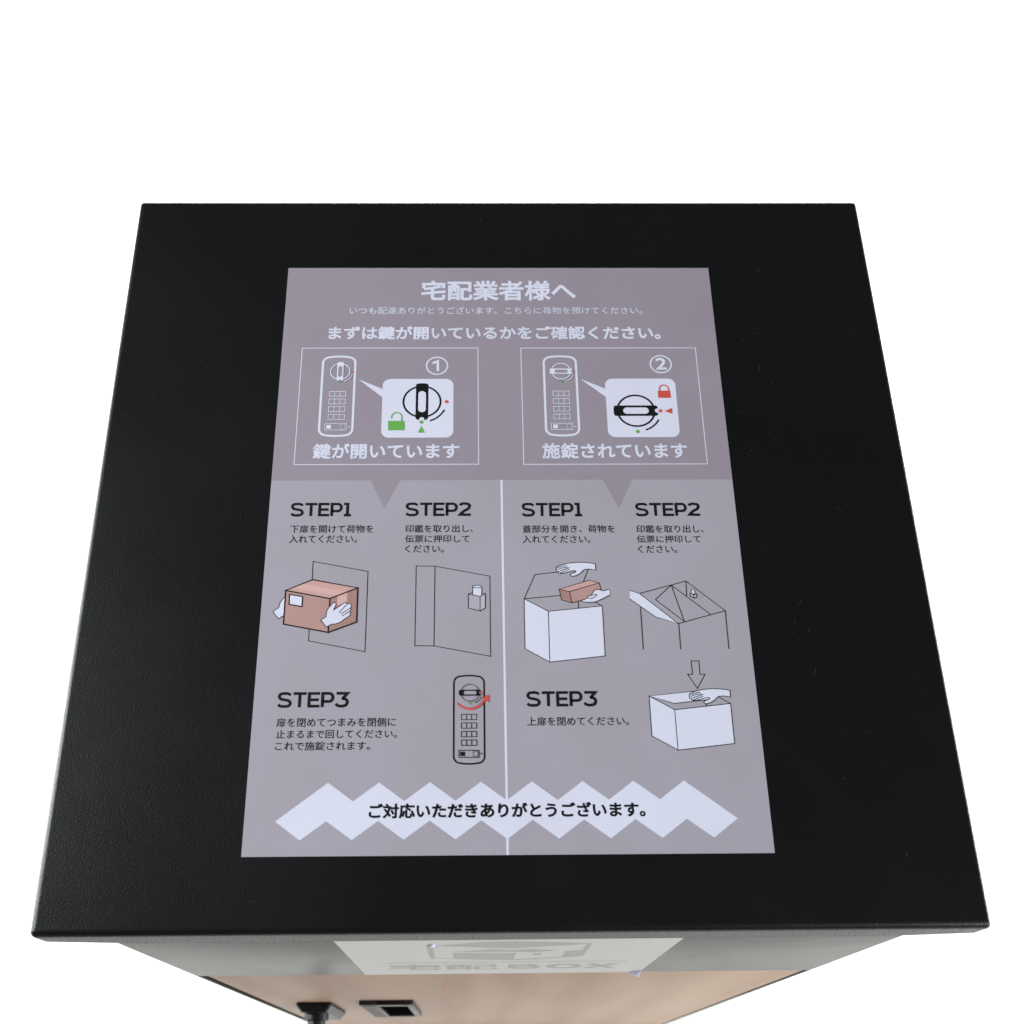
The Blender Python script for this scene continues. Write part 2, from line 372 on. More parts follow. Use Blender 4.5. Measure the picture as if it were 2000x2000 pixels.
ART = {
 'header_band': [
  ('f','taupe',0,1,'-148.5,210.3 -148.5,34.4 -84.9,34.4 -75.4,13.3 -65.9,34.4 64.5,34.4 74,13.3 83.5,34.4 148.5,34.4 148.5,210.3'),
 ],
 'divider_line': [
  ('f','white',0,1,'-1.4,-210.3 0,-210.3 0,34.4 -1.4,34.4'),
 ],
 'zigzag_banner': [
  ('f','white',0,1,'-131.1,-190.3 -102.4,-167.8 -87.9,-178.9 -73.36,-167.8 -58.83,-178.9 -44.32,-167.8 -29.76,-178.9 -15.28,-167.8 -0.69,-178.9 13.76,-167.8 28.38,-178.9 42.8,-167.8 57.45,-178.9 71.84,-167.8 86.52,-178.9 100.88,-167.8 129.8,-190.4 115.46,-201.3 100.91,-190.4 86.44,-201.3 71.88,-190.4 57.42,-201.3 42.85,-190.4 28.4,-201.3 13.82,-190.4 -0.62,-201.3 -15.21,-190.4 -29.64,-201.3 -44.24,-190.4 -58.66,-201.3 -73.27,-190.4 -87.68,-201.3 -102.3,-190.4 -116.7,-201.3'),
 ],
 'frame_line': [
  ('s','white',0.55,1,'-134.7,46.4 -15.3,46.4 -15.3,140 -134.7,140'),
  ('s','white',0.55,1,'14,46.2 133.4,46.2 133.4,139.9 14,139.9'),
 ],
 'lock_drawing_0': [
  ('s','white',1.5,1,'-98.2,127.7 -98.32,128.67 -98.68,129.64 -99.25,130.54 -100,131.3 -100.87,131.86 -101.8,132.18 -103.62,132.5 -105.45,132.72 -107.27,132.86 -109.1,132.9 -110.92,132.86 -112.75,132.72 -114.57,132.5 -116.4,132.18 -117.33,131.86 -118.2,131.3 -118.95,130.54 -119.52,129.64 -119.88,128.67 -120,127.7 -120,73.7 -119.88,72.73 -119.52,71.76 -118.95,70.86 -118.2,70.1 -117.33,69.54 -116.4,69.22 -114.57,68.9 -112.75,68.68 -110.92,68.54 -109.1,68.5 -107.27,68.54 -105.45,68.68 -103.62,68.9 -101.8,69.22 -100.87,69.54 -100,70.1 -99.25,70.86 -98.68,71.76 -98.32,72.73 -98.2,73.7'),
  ('s','white',0.42,1,'-114.5,100.2 -110.9,100.2 -110.9,104.1 -114.5,104.1'),
  ('s','white',0.42,1,'-110.9,100.2 -107.3,100.2 -107.3,104.1 -110.9,104.1'),
  ('s','white',0.42,1,'-107.3,100.2 -103.7,100.2 -103.7,104.1 -107.3,104.1'),
  ('s','white',0.42,1,'-114.5,94 -110.9,94 -110.9,97.9 -114.5,97.9'),
  ('s','white',0.42,1,'-110.9,94 -107.3,94 -107.3,97.9 -110.9,97.9'),
  ('s','white',0.42,1,'-107.3,94 -103.7,94 -103.7,97.9 -107.3,97.9'),
  ('s','white',0.42,1,'-114.5,87.8 -110.9,87.8 -110.9,91.7 -114.5,91.7'),
  ('s','white',0.42,1,'-110.9,87.8 -107.3,87.8 -107.3,91.7 -110.9,91.7'),
  ('s','white',0.42,1,'-107.3,87.8 -103.7,87.8 -103.7,91.7 -107.3,91.7'),
  ('s','white',0.42,1,'-114.5,81.6 -110.9,81.6 -110.9,85.5 -114.5,85.5'),
  ('s','white',0.42,1,'-110.9,81.6 -107.3,81.6 -107.3,85.5 -110.9,85.5'),
  ('s','white',0.42,1,'-107.3,81.6 -103.7,81.6 -103.7,85.5 -107.3,85.5'),
  ('s','white',0.42,1,'-116.3,73.1 -102.1,73.1 -102.1,78.1 -116.3,78.1'),
  ('f','white',0,1,'-115.3,74.1 -112.1,74.1 -112.1,77.1 -115.3,77.1'),
  ('s','white',0.34,0,'-106.2,73.9 -105,73.9'),
  ('s','white',0.34,0,'-106.2,74.2 -106.2,75.3'),
  ('s','white',0.34,0,'-104.2,73.9 -103,73.9'),
  ('s','white',0.34,0,'-106.2,75.8 -106.2,76.9'),
  ('s','white',0.34,0,'-106.2,77.2 -105,77.2'),
  ('s','white',0.34,0,'-103,74.2 -103,75.3'),
  ('s','white',0.34,0,'-104.2,77.2 -103,77.2'),
  ('s','white',0.34,0,'-103,75.8 -103,76.9'),
  ('f','white',0,1,'-101.4,75.6 -100,76.3 -100,74.9'),
  ('s','white',0.75,1,'-101.62,120.3 -101.7,121.31 -101.93,122.3 -102.32,123.24 -102.85,124.11 -103.52,124.88 -104.29,125.55 -105.16,126.08 -106.1,126.47 -107.09,126.7 -108.1,126.78 -109.11,126.7 -110.1,126.47 -111.04,126.08 -111.91,125.55 -112.68,124.88 -113.35,124.11 -113.88,123.24 -114.27,122.3 -114.5,121.31 -114.58,120.3 -114.5,119.29 -114.27,118.3 -113.88,117.36 -113.35,116.49 -112.68,115.72 -111.91,115.05 -111.04,114.52 -110.1,114.13 -109.11,113.9 -108.1,113.82 -107.09,113.9 -106.1,114.13 -105.16,114.52 -104.29,115.05 -103.52,115.72 -102.85,116.49 -102.32,117.36 -101.93,118.3 -101.7,119.29'),
  ('f','white',0,1,'-110.3,127.23 -110.3,113.69 -110.09,112.95 -109.62,112.69 -108.73,112.48 -107.47,112.48 -106.58,112.69 -106.1,112.95 -105.89,113.69 -105.89,127.23 -106.05,127.81 -107.05,128.12 -109.15,128.12 -110.15,127.81'),
  ('f','taupe',0,1,'-108.07,115.84 -107.73,115.88 -107.42,116.01 -107.15,116.22 -106.94,116.49 -106.81,116.81 -106.76,117.15 -106.76,123.45 -106.81,123.79 -106.94,124.11 -107.15,124.38 -107.42,124.59 -107.73,124.72 -108.07,124.76 -108.13,124.76 -108.47,124.72 -108.78,124.59 -109.05,124.38 -109.26,124.11 -109.39,123.79 -109.44,123.45 -109.44,117.15 -109.39,116.81 -109.26,116.49 -109.05,116.22 -108.78,116.01 -108.47,115.88 -108.13,115.84'),
  ('f','taupe',0,1,'-108.1,111.95 -107.76,112.02 -107.47,112.21 -107.28,112.5 -107.21,112.84 -107.28,113.19 -107.47,113.48 -107.76,113.67 -108.1,113.74 -108.44,113.67 -108.73,113.48 -108.92,113.19 -108.99,112.84 -108.92,112.5 -108.73,112.21 -108.44,112.02'),
  ('f','red',0,1,'-99.05,120.2 -99.14,120.53 -99.38,120.76 -99.7,120.85 -100.03,120.76 -100.26,120.53 -100.35,120.2 -100.26,119.88 -100.03,119.64 -99.7,119.55 -99.38,119.64 -99.14,119.88'),
  ('f','green',0,1,'-107.3,111.9 -107.41,112.3 -107.7,112.59 -108.1,112.7 -108.5,112.59 -108.79,112.3 -108.9,111.9 -108.79,111.5 -108.5,111.21 -108.1,111.1 -107.7,111.21 -107.41,111.5'),
  ('s','white',0.55,0,'-105.44,112.12 -104.57,112.46 -103.74,112.89 -102.95,113.41 -102.23,114.01 -101.58,114.69 -101.01,115.43 -100.52,116.23 -100.13,117.08'),
 ],
 'callout_0': [
  ('f','white',0,1,'-31.8,109 -31.9,110.01 -32.2,110.99 -32.68,111.89 -33.32,112.68 -34.11,113.32 -35.01,113.8 -35.99,114.1 -37,114.2 -74,114.2 -75.01,114.1 -75.99,113.8 -76.89,113.32 -77.68,112.68 -78.32,111.89 -78.8,110.99 -79.1,110.01 -79.2,109 -79.2,72.3 -79.1,71.29 -78.8,70.31 -78.32,69.41 -77.68,68.62 -76.89,67.98 -75.99,67.5 -75.01,67.2 -74,67.1 -37,67.1 -35.99,67.2 -35.01,67.5 -34.11,67.98 -33.32,68.62 -32.68,69.41 -32.2,70.31 -31.9,71.29 -31.8,72.3'),
  ('f','white',0,1,'-95.5,114 -78.88,105.81 -79.04,99.13'),
  ('s','ink',1.35,1,'-40.35,95.7 -40.5,97.63 -40.95,99.52 -41.7,101.31 -42.71,102.96 -43.97,104.43 -45.44,105.69 -47.09,106.7 -48.88,107.45 -50.77,107.9 -52.7,108.05 -54.63,107.9 -56.52,107.45 -58.31,106.7 -59.96,105.69 -61.43,104.43 -62.69,102.96 -63.7,101.31 -64.45,99.52 -64.9,97.63 -65.05,95.7 -64.9,93.77 -64.45,91.88 -63.7,90.09 -62.69,88.44 -61.43,86.97 -59.96,85.71 -58.31,84.7 -56.52,83.95 -54.63,83.5 -52.7,83.35 -50.77,83.5 -48.88,83.95 -47.09,84.7 -45.44,85.71 -43.97,86.97 -42.71,88.44 -41.7,90.09 -40.95,91.88 -40.5,93.77'),
  ('f','ink',0,1,'-56.9,108.9 -56.9,83.1 -56.5,81.7 -55.6,81.2 -53.9,80.8 -51.5,80.8 -49.8,81.2 -48.9,81.7 -48.5,83.1 -48.5,108.9 -48.8,110 -50.7,110.6 -54.7,110.6 -56.6,110'),
  ('f','white',0,1,'-52.65,87.2 -52,87.29 -51.4,87.53 -50.88,87.93 -50.48,88.45 -50.24,89.05 -50.15,89.7 -50.15,101.7 -50.24,102.35 -50.48,102.95 -50.88,103.47 -51.4,103.87 -52,104.11 -52.65,104.2 -52.75,104.2 -53.4,104.11 -54,103.87 -54.52,103.47 -54.92,102.95 -55.16,102.35 -55.25,101.7 -55.25,89.7 -55.16,89.05 -54.92,88.45 -54.52,87.93 -54,87.53 -53.4,87.29 -52.75,87.2'),
  ('f','white',0,1,'-52.7,79.8 -52.05,79.93 -51.5,80.3 -51.13,80.85 -51,81.5 -51.13,82.15 -51.5,82.7 -52.05,83.07 -52.7,83.2 -53.35,83.07 -53.9,82.7 -54.27,82.15 -54.4,81.5 -54.27,80.85 -53.9,80.3 -53.35,79.93'),
  ('s','ink',1.15,0,'-47.39,80.29 -46.35,80.69 -45.34,81.16 -44.37,81.69 -43.43,82.29 -42.53,82.96 -41.69,83.68 -40.89,84.46 -40.15,85.3 -39.47,86.18 -38.85,87.1 -38.3,88.07 -37.81,89.07'),
  ('f','green',0,1,'-51.45,79.3 -51.55,79.82 -51.85,80.25 -52.28,80.55 -52.8,80.65 -53.32,80.55 -53.75,80.25 -54.05,79.82 -54.15,79.3 -54.05,78.78 -53.75,78.35 -53.32,78.05 -52.8,77.95 -52.28,78.05 -51.85,78.35 -51.55,78.78'),
  ('f','red',0,1,'-34.95,95.6 -35.05,96.12 -35.35,96.55 -35.78,96.85 -36.3,96.95 -36.82,96.85 -37.25,96.55 -37.55,96.12 -37.65,95.6 -37.55,95.08 -37.25,94.65 -36.82,94.35 -36.3,94.25 -35.78,94.35 -35.35,94.65 -35.05,95.08'),
  ('f','green',0,1,'-52.8,76.3 -55.2,70.9 -50.4,70.9'),
  ('f','green',0,1,'-74.84,80.3 -63.92,80.28 -63.76,72.84 -74.64,72.87'),
  ('s','green',0.9,0,'-72.55,82.25 -72.55,83.45 -72.46,84.21 -72.21,84.93 -71.8,85.57 -71.27,86.11 -70.62,86.52 -69.9,86.77 -69.15,86.85 -68.39,86.77 -67.67,86.52 -67.03,86.11 -66.49,85.57 -66.08,84.93 -65.83,84.21 -65.75,83.45 -65.75,80.05'),
 ],
 'lock_drawing_1': [
  ('s','white',1.5,1,'51.05,127.7 50.93,128.67 50.57,129.64 50,130.54 49.25,131.3 48.38,131.86 47.45,132.18 45.62,132.5 43.8,132.72 41.98,132.86 40.15,132.9 38.33,132.86 36.5,132.72 34.67,132.5 32.85,132.18 31.92,131.86 31.05,131.3 30.3,130.54 29.73,129.64 29.37,128.67 29.25,127.7 29.25,73.7 29.37,72.73 29.73,71.76 30.3,70.86 31.05,70.1 31.92,69.54 32.85,69.22 34.67,68.9 36.5,68.68 38.32,68.54 40.15,68.5 41.97,68.54 43.8,68.68 45.62,68.9 47.45,69.22 48.38,69.54 49.25,70.1 50,70.86 50.57,71.76 50.93,72.73 51.05,73.7'),
  ('s','white',0.42,1,'34.75,100.2 38.35,100.2 38.35,104.1 34.75,104.1'),
  ('s','white',0.42,1,'38.35,100.2 41.95,100.2 41.95,104.1 38.35,104.1'),
  ('s','white',0.42,1,'41.95,100.2 45.55,100.2 45.55,104.1 41.95,104.1'),
  ('s','white',0.42,1,'34.75,94 38.35,94 38.35,97.9 34.75,97.9'),
  ('s','white',0.42,1,'38.35,94 41.95,94 41.95,97.9 38.35,97.9'),
  ('s','white',0.42,1,'41.95,94 45.55,94 45.55,97.9 41.95,97.9'),
  ('s','white',0.42,1,'34.75,87.8 38.35,87.8 38.35,91.7 34.75,91.7'),
  ('s','white',0.42,1,'38.35,87.8 41.95,87.8 41.95,91.7 38.35,91.7'),
  ('s','white',0.42,1,'41.95,87.8 45.55,87.8 45.55,91.7 41.95,91.7'),
  ('s','white',0.42,1,'34.75,81.6 38.35,81.6 38.35,85.5 34.75,85.5'),
  ('s','white',0.42,1,'38.35,81.6 41.95,81.6 41.95,85.5 38.35,85.5'),
  ('s','white',0.42,1,'41.95,81.6 45.55,81.6 45.55,85.5 41.95,85.5'),
  ('s','white',0.42,1,'32.95,73.1 47.15,73.1 47.15,78.1 32.95,78.1'),
  ('f','white',0,1,'33.95,74.1 37.15,74.1 37.15,77.1 33.95,77.1'),
  ('s','white',0.34,0,'43.05,73.9 44.25,73.9'),
  ('s','white',0.34,0,'43.05,74.2 43.05,75.3'),
  ('s','white',0.34,0,'45.05,73.9 46.25,73.9'),
  ('s','white',0.34,0,'43.05,75.8 43.05,76.9'),
  ('s','white',0.34,0,'43.05,77.2 44.25,77.2'),
  ('s','white',0.34,0,'46.25,74.2 46.25,75.3'),
  ('s','white',0.34,0,'45.05,77.2 46.25,77.2'),
  ('s','white',0.34,0,'46.25,75.8 46.25,76.9'),
  ('f','white',0,1,'47.85,75.6 49.25,76.3 49.25,74.9'),
  ('s','white',0.75,1,'47.28,120.3 47.2,121.31 46.97,122.3 46.58,123.24 46.05,124.11 45.38,124.88 44.61,125.55 43.74,126.08 42.8,126.47 41.81,126.7 40.8,126.78 39.79,126.7 38.8,126.47 37.86,126.08 36.99,125.55 36.22,124.88 35.55,124.11 35.02,123.24 34.63,122.3 34.4,121.31 34.32,120.3 34.4,119.29 34.63,118.3 35.02,117.36 35.55,116.49 36.22,115.72 36.99,115.05 37.86,114.52 38.8,114.13 39.79,113.9 40.8,113.82 41.81,113.9 42.8,114.13 43.74,114.52 44.61,115.05 45.38,115.72 46.05,116.49 46.58,117.36 46.97,118.3 47.2,119.29'),
  ('f','white',0,1,'33.87,118.09 47.41,118.09 48.15,118.3 48.41,118.78 48.62,119.67 48.62,120.93 48.41,121.82 48.15,122.3 47.41,122.5 33.87,122.5 33.29,122.35 32.98,121.35 32.98,119.25 33.29,118.25'),
  ('f','taupe',0,1,'45.26,120.33 45.22,120.67 45.09,120.98 44.88,121.25 44.61,121.46 44.29,121.59 43.95,121.64 37.65,121.64 37.31,121.59 36.99,121.46 36.72,121.25 36.51,120.98 36.38,120.67 36.34,120.33 36.34,120.27 36.38,119.93 36.51,119.62 36.72,119.35 36.99,119.14 37.31,119.01 37.65,118.96 43.95,118.96 44.29,119.01 44.61,119.14 44.88,119.35 45.09,119.62 45.22,119.93 45.26,120.27'),
  ('f','taupe',0,1,'49.15,120.3 49.08,120.64 48.89,120.93 48.6,121.12 48.25,121.19 47.91,121.12 47.62,120.93 47.43,120.64 47.36,120.3 47.43,119.96 47.62,119.67 47.91,119.48 48.25,119.41 48.6,119.48 48.89,119.67 49.08,119.96'),
  ('f','red',0,1,'49.85,120.2 49.76,120.53 49.52,120.76 49.2,120.85 48.87,120.76 48.64,120.53 48.55,120.2 48.64,119.88 48.87,119.64 49.2,119.55 49.52,119.64 49.76,119.88'),
  ('f','green',0,1,'41.6,111.9 41.49,112.3 41.2,112.59 40.8,112.7 40.4,112.59 40.11,112.3 40,111.9 40.11,111.5 40.4,111.21 40.8,111.1 41.2,111.21 41.49,111.5'),
  ('s','white',0.55,0,'43.46,112.12 44.33,112.46 45.16,112.89 45.95,113.41 46.67,114.01 47.32,114.69 47.89,115.43 48.38,116.23 48.77,117.08'),
 ],
 'callout_1': [
  ('f','white',0,1,'117.35,109 117.25,110.01 116.95,110.99 116.47,111.89 115.83,112.68 115.04,113.32 114.14,113.8 113.16,114.1 112.15,114.2 75.15,114.2 74.14,114.1 73.16,113.8 72.26,113.32 71.47,112.68 70.83,111.89 70.35,110.99 70.05,110.01 69.95,109 69.95,72.3 70.05,71.29 70.35,70.31 70.83,69.41 71.47,68.62 72.26,67.98 73.16,67.5 74.14,67.2 75.15,67.1 112.15,67.1 113.16,67.2 114.14,67.5 115.04,67.98 115.83,68.62 116.47,69.41 116.95,70.31 117.25,71.29 117.35,72.3'),
  ('f','white',0,1,'53.65,114 70.27,105.81 70.11,99.13'),
  ('s','ink',1.35,1,'101.85,88.1 101.7,90.03 101.25,91.92 100.5,93.71 99.49,95.36 98.23,96.83 96.76,98.09 95.11,99.1 93.32,99.85 91.43,100.3 89.5,100.45 87.57,100.3 85.68,99.85 83.89,99.1 82.24,98.09 80.77,96.83 79.51,95.36 78.5,93.71 77.75,91.92 77.3,90.03 77.15,88.1 77.3,86.17 77.75,84.28 78.5,82.49 79.51,80.84 80.77,79.37 82.24,78.11 83.89,77.1 85.68,76.35 87.57,75.9 89.5,75.75 91.43,75.9 93.32,76.35 95.11,77.1 96.76,78.11 98.23,79.37 99.49,80.84 100.5,82.49 101.25,84.28 101.7,86.17'),
  ('f','ink',0,1,'76.3,83.9 102.1,83.9 103.5,84.3 104,85.2 104.4,86.9 104.4,89.3 104,91 103.5,91.9 102.1,92.3 76.3,92.3 75.2,92 74.6,90.1 74.6,86.1 75.2,84.2'),
  ('f','white',0,1,'98,88.15 97.91,88.8 97.67,89.4 97.27,89.92 96.75,90.32 96.15,90.56 95.5,90.65 83.5,90.65 82.85,90.56 82.25,90.32 81.73,89.92 81.33,89.4 81.09,88.8 81,88.15 81,88.05 81.09,87.4 81.33,86.8 81.73,86.28 82.25,85.88 82.85,85.64 83.5,85.55 95.5,85.55 96.15,85.64 96.75,85.88 97.27,86.28 97.67,86.8 97.91,87.4 98,88.05'),
  ('f','white',0,1,'105.4,88.1 105.27,88.75 104.9,89.3 104.35,89.67 103.7,89.8 103.05,89.67 102.5,89.3 102.13,88.75 102,88.1 102.13,87.45 102.5,86.9 103.05,86.53 103.7,86.4 104.35,86.53 104.9,86.9 105.27,87.45'),
  ('s','ink',1.15,0,'95.07,72.78 96.04,73.17 96.98,73.62 97.9,74.13 98.77,74.69 99.61,75.31 100.41,75.99 101.16,76.71 101.86,77.48 102.52,78.29 103.12,79.14 103.66,80.03 104.15,80.95'),
  ('f','red',0,1,'107.1,87.9 107,88.4 106.72,88.82 106.3,89.1 105.8,89.2 105.3,89.1 104.88,88.82 104.6,88.4 104.5,87.9 104.6,87.4 104.88,86.98 105.3,86.7 105.8,86.6 106.3,86.7 106.72,86.98 107,87.4'),
  ('f','green',0,1,'91.05,71.5 90.95,72.02 90.65,72.45 90.22,72.75 89.7,72.85 89.18,72.75 88.75,72.45 88.45,72.02 88.35,71.5 88.45,70.98 88.75,70.55 89.18,70.25 89.7,70.15 90.22,70.25 90.65,70.55 90.95,70.98'),
  ('f','red',0,1,'108.39,87.81 113.71,90.12 113.53,85.36'),
  ('f','red',0,1,'105.14,104.23 113.48,104.22 113.59,98.37 105.09,98.39'),
  ('s','red',0.9,0,'106.42,103.61 106.42,105.81 106.5,106.47 106.72,107.11 107.08,107.68 107.55,108.15 108.12,108.51 108.75,108.73 109.42,108.81 110.09,108.73 110.72,108.51 111.29,108.15 111.77,107.68 112.12,107.11 112.35,106.47 112.42,105.81 112.42,103.61'),
 ],
 'number_ring': [
  ('s','white',1,1,'-35.9,125.1 -36.01,126.33 -36.33,127.53 -36.85,128.65 -37.56,129.66 -38.44,130.54 -39.45,131.25 -40.57,131.77 -41.77,132.09 -43,132.2 -44.23,132.09 -45.43,131.77 -46.55,131.25 -47.56,130.54 -48.44,129.66 -49.15,128.65 -49.67,127.53 -49.99,126.33 -50.1,125.1 -49.99,123.87 -49.67,122.67 -49.15,121.55 -48.44,120.54 -47.56,119.66 -46.55,118.95 -45.43,118.43 -44.23,118.11 -43,118 -41.77,118.11 -40.57,118.43 -39.45,118.95 -38.44,119.66 -37.56,120.54 -36.85,121.55 -36.33,122.67 -36.01,123.87'),
 ],
 'number_ring_1': [
  ('s','white',1,1,'115.8,126.2 115.69,127.43 115.37,128.63 114.85,129.75 114.14,130.76 113.26,131.64 112.25,132.35 111.13,132.87 109.93,133.19 108.7,133.3 107.47,133.19 106.27,132.87 105.15,132.35 104.14,131.64 103.26,130.76 102.55,129.75 102.03,128.63 101.71,127.43 101.6,126.2 101.71,124.97 102.03,123.77 102.55,122.65 103.26,121.64 104.14,120.76 105.15,120.05 106.27,119.53 107.47,119.21 108.7,119.1 109.93,119.21 111.13,119.53 112.25,120.05 113.26,120.76 114.14,121.64 114.85,122.65 115.37,123.77 115.69,124.97'),
 ],
 'lock_drawing_2': [
  ('s','ink',1,1,'-13.01,-106.51 -13.11,-105.69 -13.41,-104.86 -13.88,-104.09 -14.49,-103.43 -15.2,-102.95 -15.96,-102.68 -17.46,-102.41 -18.96,-102.22 -20.45,-102.11 -21.95,-102.07 -23.45,-102.11 -24.94,-102.22 -26.44,-102.41 -27.94,-102.68 -28.7,-102.95 -29.41,-103.43 -30.02,-104.09 -30.49,-104.86 -30.79,-105.69 -30.89,-106.51 -30.89,-152.69 -30.79,-153.51 -30.49,-154.34 -30.02,-155.11 -29.41,-155.77 -28.7,-156.25 -27.94,-156.52 -26.44,-156.79 -24.94,-156.98 -23.45,-157.09 -21.95,-157.13 -20.45,-157.09 -18.96,-156.98 -17.46,-156.79 -15.96,-156.52 -15.2,-156.25 -14.49,-155.77 -13.88,-155.11 -13.41,-154.34 -13.11,-153.51 -13.01,-152.69'),
  ('s','ink',0.42,1,'-26.38,-130.03 -23.43,-130.03 -23.43,-126.69 -26.38,-126.69'),
  ('s','ink',0.42,1,'-23.43,-130.03 -20.47,-130.03 -20.47,-126.69 -23.43,-126.69'),
  ('s','ink',0.42,1,'-20.47,-130.03 -17.52,-130.03 -17.52,-126.69 -20.47,-126.69'),
  ('s','ink',0.42,1,'-26.38,-135.33 -23.43,-135.33 -23.43,-131.99 -26.38,-131.99'),
  ('s','ink',0.42,1,'-23.43,-135.33 -20.47,-135.33 -20.47,-131.99 -23.43,-131.99'),
  ('s','ink',0.42,1,'-20.47,-135.33 -17.52,-135.33 -17.52,-131.99 -20.47,-131.99'),
  ('s','ink',0.42,1,'-26.38,-140.63 -23.43,-140.63 -23.43,-137.29 -26.38,-137.29'),
  ('s','ink',0.42,1,'-23.43,-140.63 -20.47,-140.63 -20.47,-137.29 -23.43,-137.29'),
  ('s','ink',0.42,1,'-20.47,-140.63 -17.52,-140.63 -17.52,-137.29 -20.47,-137.29'),
  ('s','ink',0.42,1,'-26.38,-145.93 -23.43,-145.93 -23.43,-142.6 -26.38,-142.6'),
  ('s','ink',0.42,1,'-23.43,-145.93 -20.47,-145.93 -20.47,-142.6 -23.43,-142.6'),
  ('s','ink',0.42,1,'-20.47,-145.93 -17.52,-145.93 -17.52,-142.6 -20.47,-142.6'),
  ('s','ink',0.42,1,'-27.85,-153.2 -16.21,-153.2 -16.21,-148.92 -27.85,-148.92'),
  ('f','ink',0,1,'-27.03,-152.34 -24.41,-152.34 -24.41,-149.78 -27.03,-149.78'),
  ('s','ink',0.34,0,'-19.57,-152.51 -18.59,-152.51'),
  ('s','ink',0.34,0,'-19.57,-152.26 -19.57,-151.32'),
  ('s','ink',0.34,0,'-17.93,-152.51 -16.95,-152.51'),
  ('s','ink',0.34,0,'-19.57,-150.89 -19.57,-149.95'),
  ('s','ink',0.34,0,'-19.57,-149.69 -18.59,-149.69'),
  ('s','ink',0.34,0,'-16.95,-152.26 -16.95,-151.32'),
  ('s','ink',0.34,0,'-17.93,-149.69 -16.95,-149.69'),
  ('s','ink',0.34,0,'-16.95,-150.89 -16.95,-149.95'),
  ('f','ink',0,1,'-15.64,-151.06 -14.49,-150.46 -14.49,-151.66'),
  ('s','ink',0.35,1,'-15.87,-113.1 -15.93,-112.25 -16.13,-111.42 -16.46,-110.63 -16.9,-109.91 -17.46,-109.26 -18.11,-108.7 -18.83,-108.26 -19.62,-107.93 -20.45,-107.73 -21.3,-107.67 -22.15,-107.73 -22.98,-107.93 -23.77,-108.26 -24.49,-108.7 -25.14,-109.26 -25.7,-109.91 -26.14,-110.63 -26.47,-111.42 -26.67,-112.25 -26.73,-113.1 -26.67,-113.95 -26.47,-114.78 -26.14,-115.57 -25.7,-116.29 -25.14,-116.94 -24.49,-117.5 -23.77,-117.94 -22.98,-118.27 -22.15,-118.47 -21.3,-118.53 -20.45,-118.47 -19.62,-118.27 -18.83,-117.94 -18.11,-117.5 -17.46,-116.94 -16.9,-116.29 -16.46,-115.57 -16.13,-114.78 -15.93,-113.95'),
  ('f','ink',0,1,'-27.11,-114.95 -15.76,-114.95 -15.14,-114.77 -14.92,-114.38 -14.74,-113.63 -14.74,-112.57 -14.92,-111.82 -15.14,-111.43 -15.76,-111.25 -27.11,-111.25 -27.59,-111.38 -27.86,-112.22 -27.86,-113.98 -27.59,-114.82'),
  ('f','grey',0,1,'-17.56,-113.08 -17.6,-112.79 -17.71,-112.53 -17.88,-112.3 -18.11,-112.13 -18.38,-112.02 -18.66,-111.98 -23.94,-111.98 -24.22,-112.02 -24.49,-112.13 -24.72,-112.3 -24.89,-112.53 -25,-112.79 -25.04,-113.08 -25.04,-113.12 -25,-113.41 -24.89,-113.67 -24.72,-113.9 -24.49,-114.07 -24.22,-114.18 -23.94,-114.22 -18.66,-114.22 -18.38,-114.18 -18.11,-114.07 -17.88,-113.9 -17.71,-113.67 -17.6,-113.41 -17.56,-113.12'),
  ('f','grey',0,1,'-14.3,-113.1 -14.36,-112.81 -14.52,-112.57 -14.77,-112.41 -15.05,-112.35 -15.34,-112.41 -15.58,-112.57 -15.74,-112.81 -15.8,-113.1 -15.74,-113.39 -15.58,-113.63 -15.34,-113.79 -15.05,-113.85 -14.77,-113.79 -14.52,-113.63 -14.36,-113.39'),
  ('f','red',0,1,'-14.1,-113.1 -14.19,-112.75 -14.45,-112.49 -14.8,-112.4 -15.15,-112.49 -15.41,-112.75 -15.5,-113.1 -15.41,-113.45 -15.15,-113.71 -14.8,-113.8 -14.45,-113.71 -14.19,-113.45'),
  ('f','green',0,1,'-20.55,-119.8 -20.65,-119.42 -20.93,-119.15 -21.3,-119.05 -21.68,-119.15 -21.95,-119.42 -22.05,-119.8 -21.95,-120.17 -21.68,-120.45 -21.3,-120.55 -20.93,-120.45 -20.65,-120.17'),
  ('s','ink',0.4,0,'-18.68,-119.59 -18.04,-119.29 -17.44,-118.94 -16.87,-118.52 -16.35,-118.05 -15.88,-117.53 -15.46,-116.96 -15.11,-116.36 -14.81,-115.72'),
  ('s','red',1.25,0,'-28.59,-119.83 -28.27,-120.12 -27.83,-120.53 -27.3,-121 -26.71,-121.49 -26.1,-121.94 -25.48,-122.29 -24.84,-122.55 -24.16,-122.78 -23.44,-122.97 -22.72,-123.11 -21.99,-123.19 -21.27,-123.21 -20.56,-123.18 -19.83,-123.08 -19.11,-122.93 -18.39,-122.73 -17.71,-122.47 -17.06,-122.16 -16.45,-121.77 -15.85,-121.28 -15.28,-120.74 -14.74,-120.19 -14.26,-119.66 -13.85,-119.2 -13.49,-118.79 -13.2,-118.39 -12.96,-118.02 -12.77,-117.7 -12.61,-117.42 -12.48,-117.22'),
  ('f','red',0,1,'-14.42,-116.66 -10.17,-114.33 -10.3,-119.13'),
 ],
 'parcel_in_door_drawing': [
  ('s','ink',0.47,1,'-118.58,-24.65 -84.31,-31.84 -84.28,-86.15 -118.43,-78.89'),
  ('f','white',0,1,'-134.43,-49.04 -135.81,-50.7 -137.21,-53.33 -137.78,-56.54 -141.18,-59.15 -137.55,-63.99 -134.23,-61.7'),
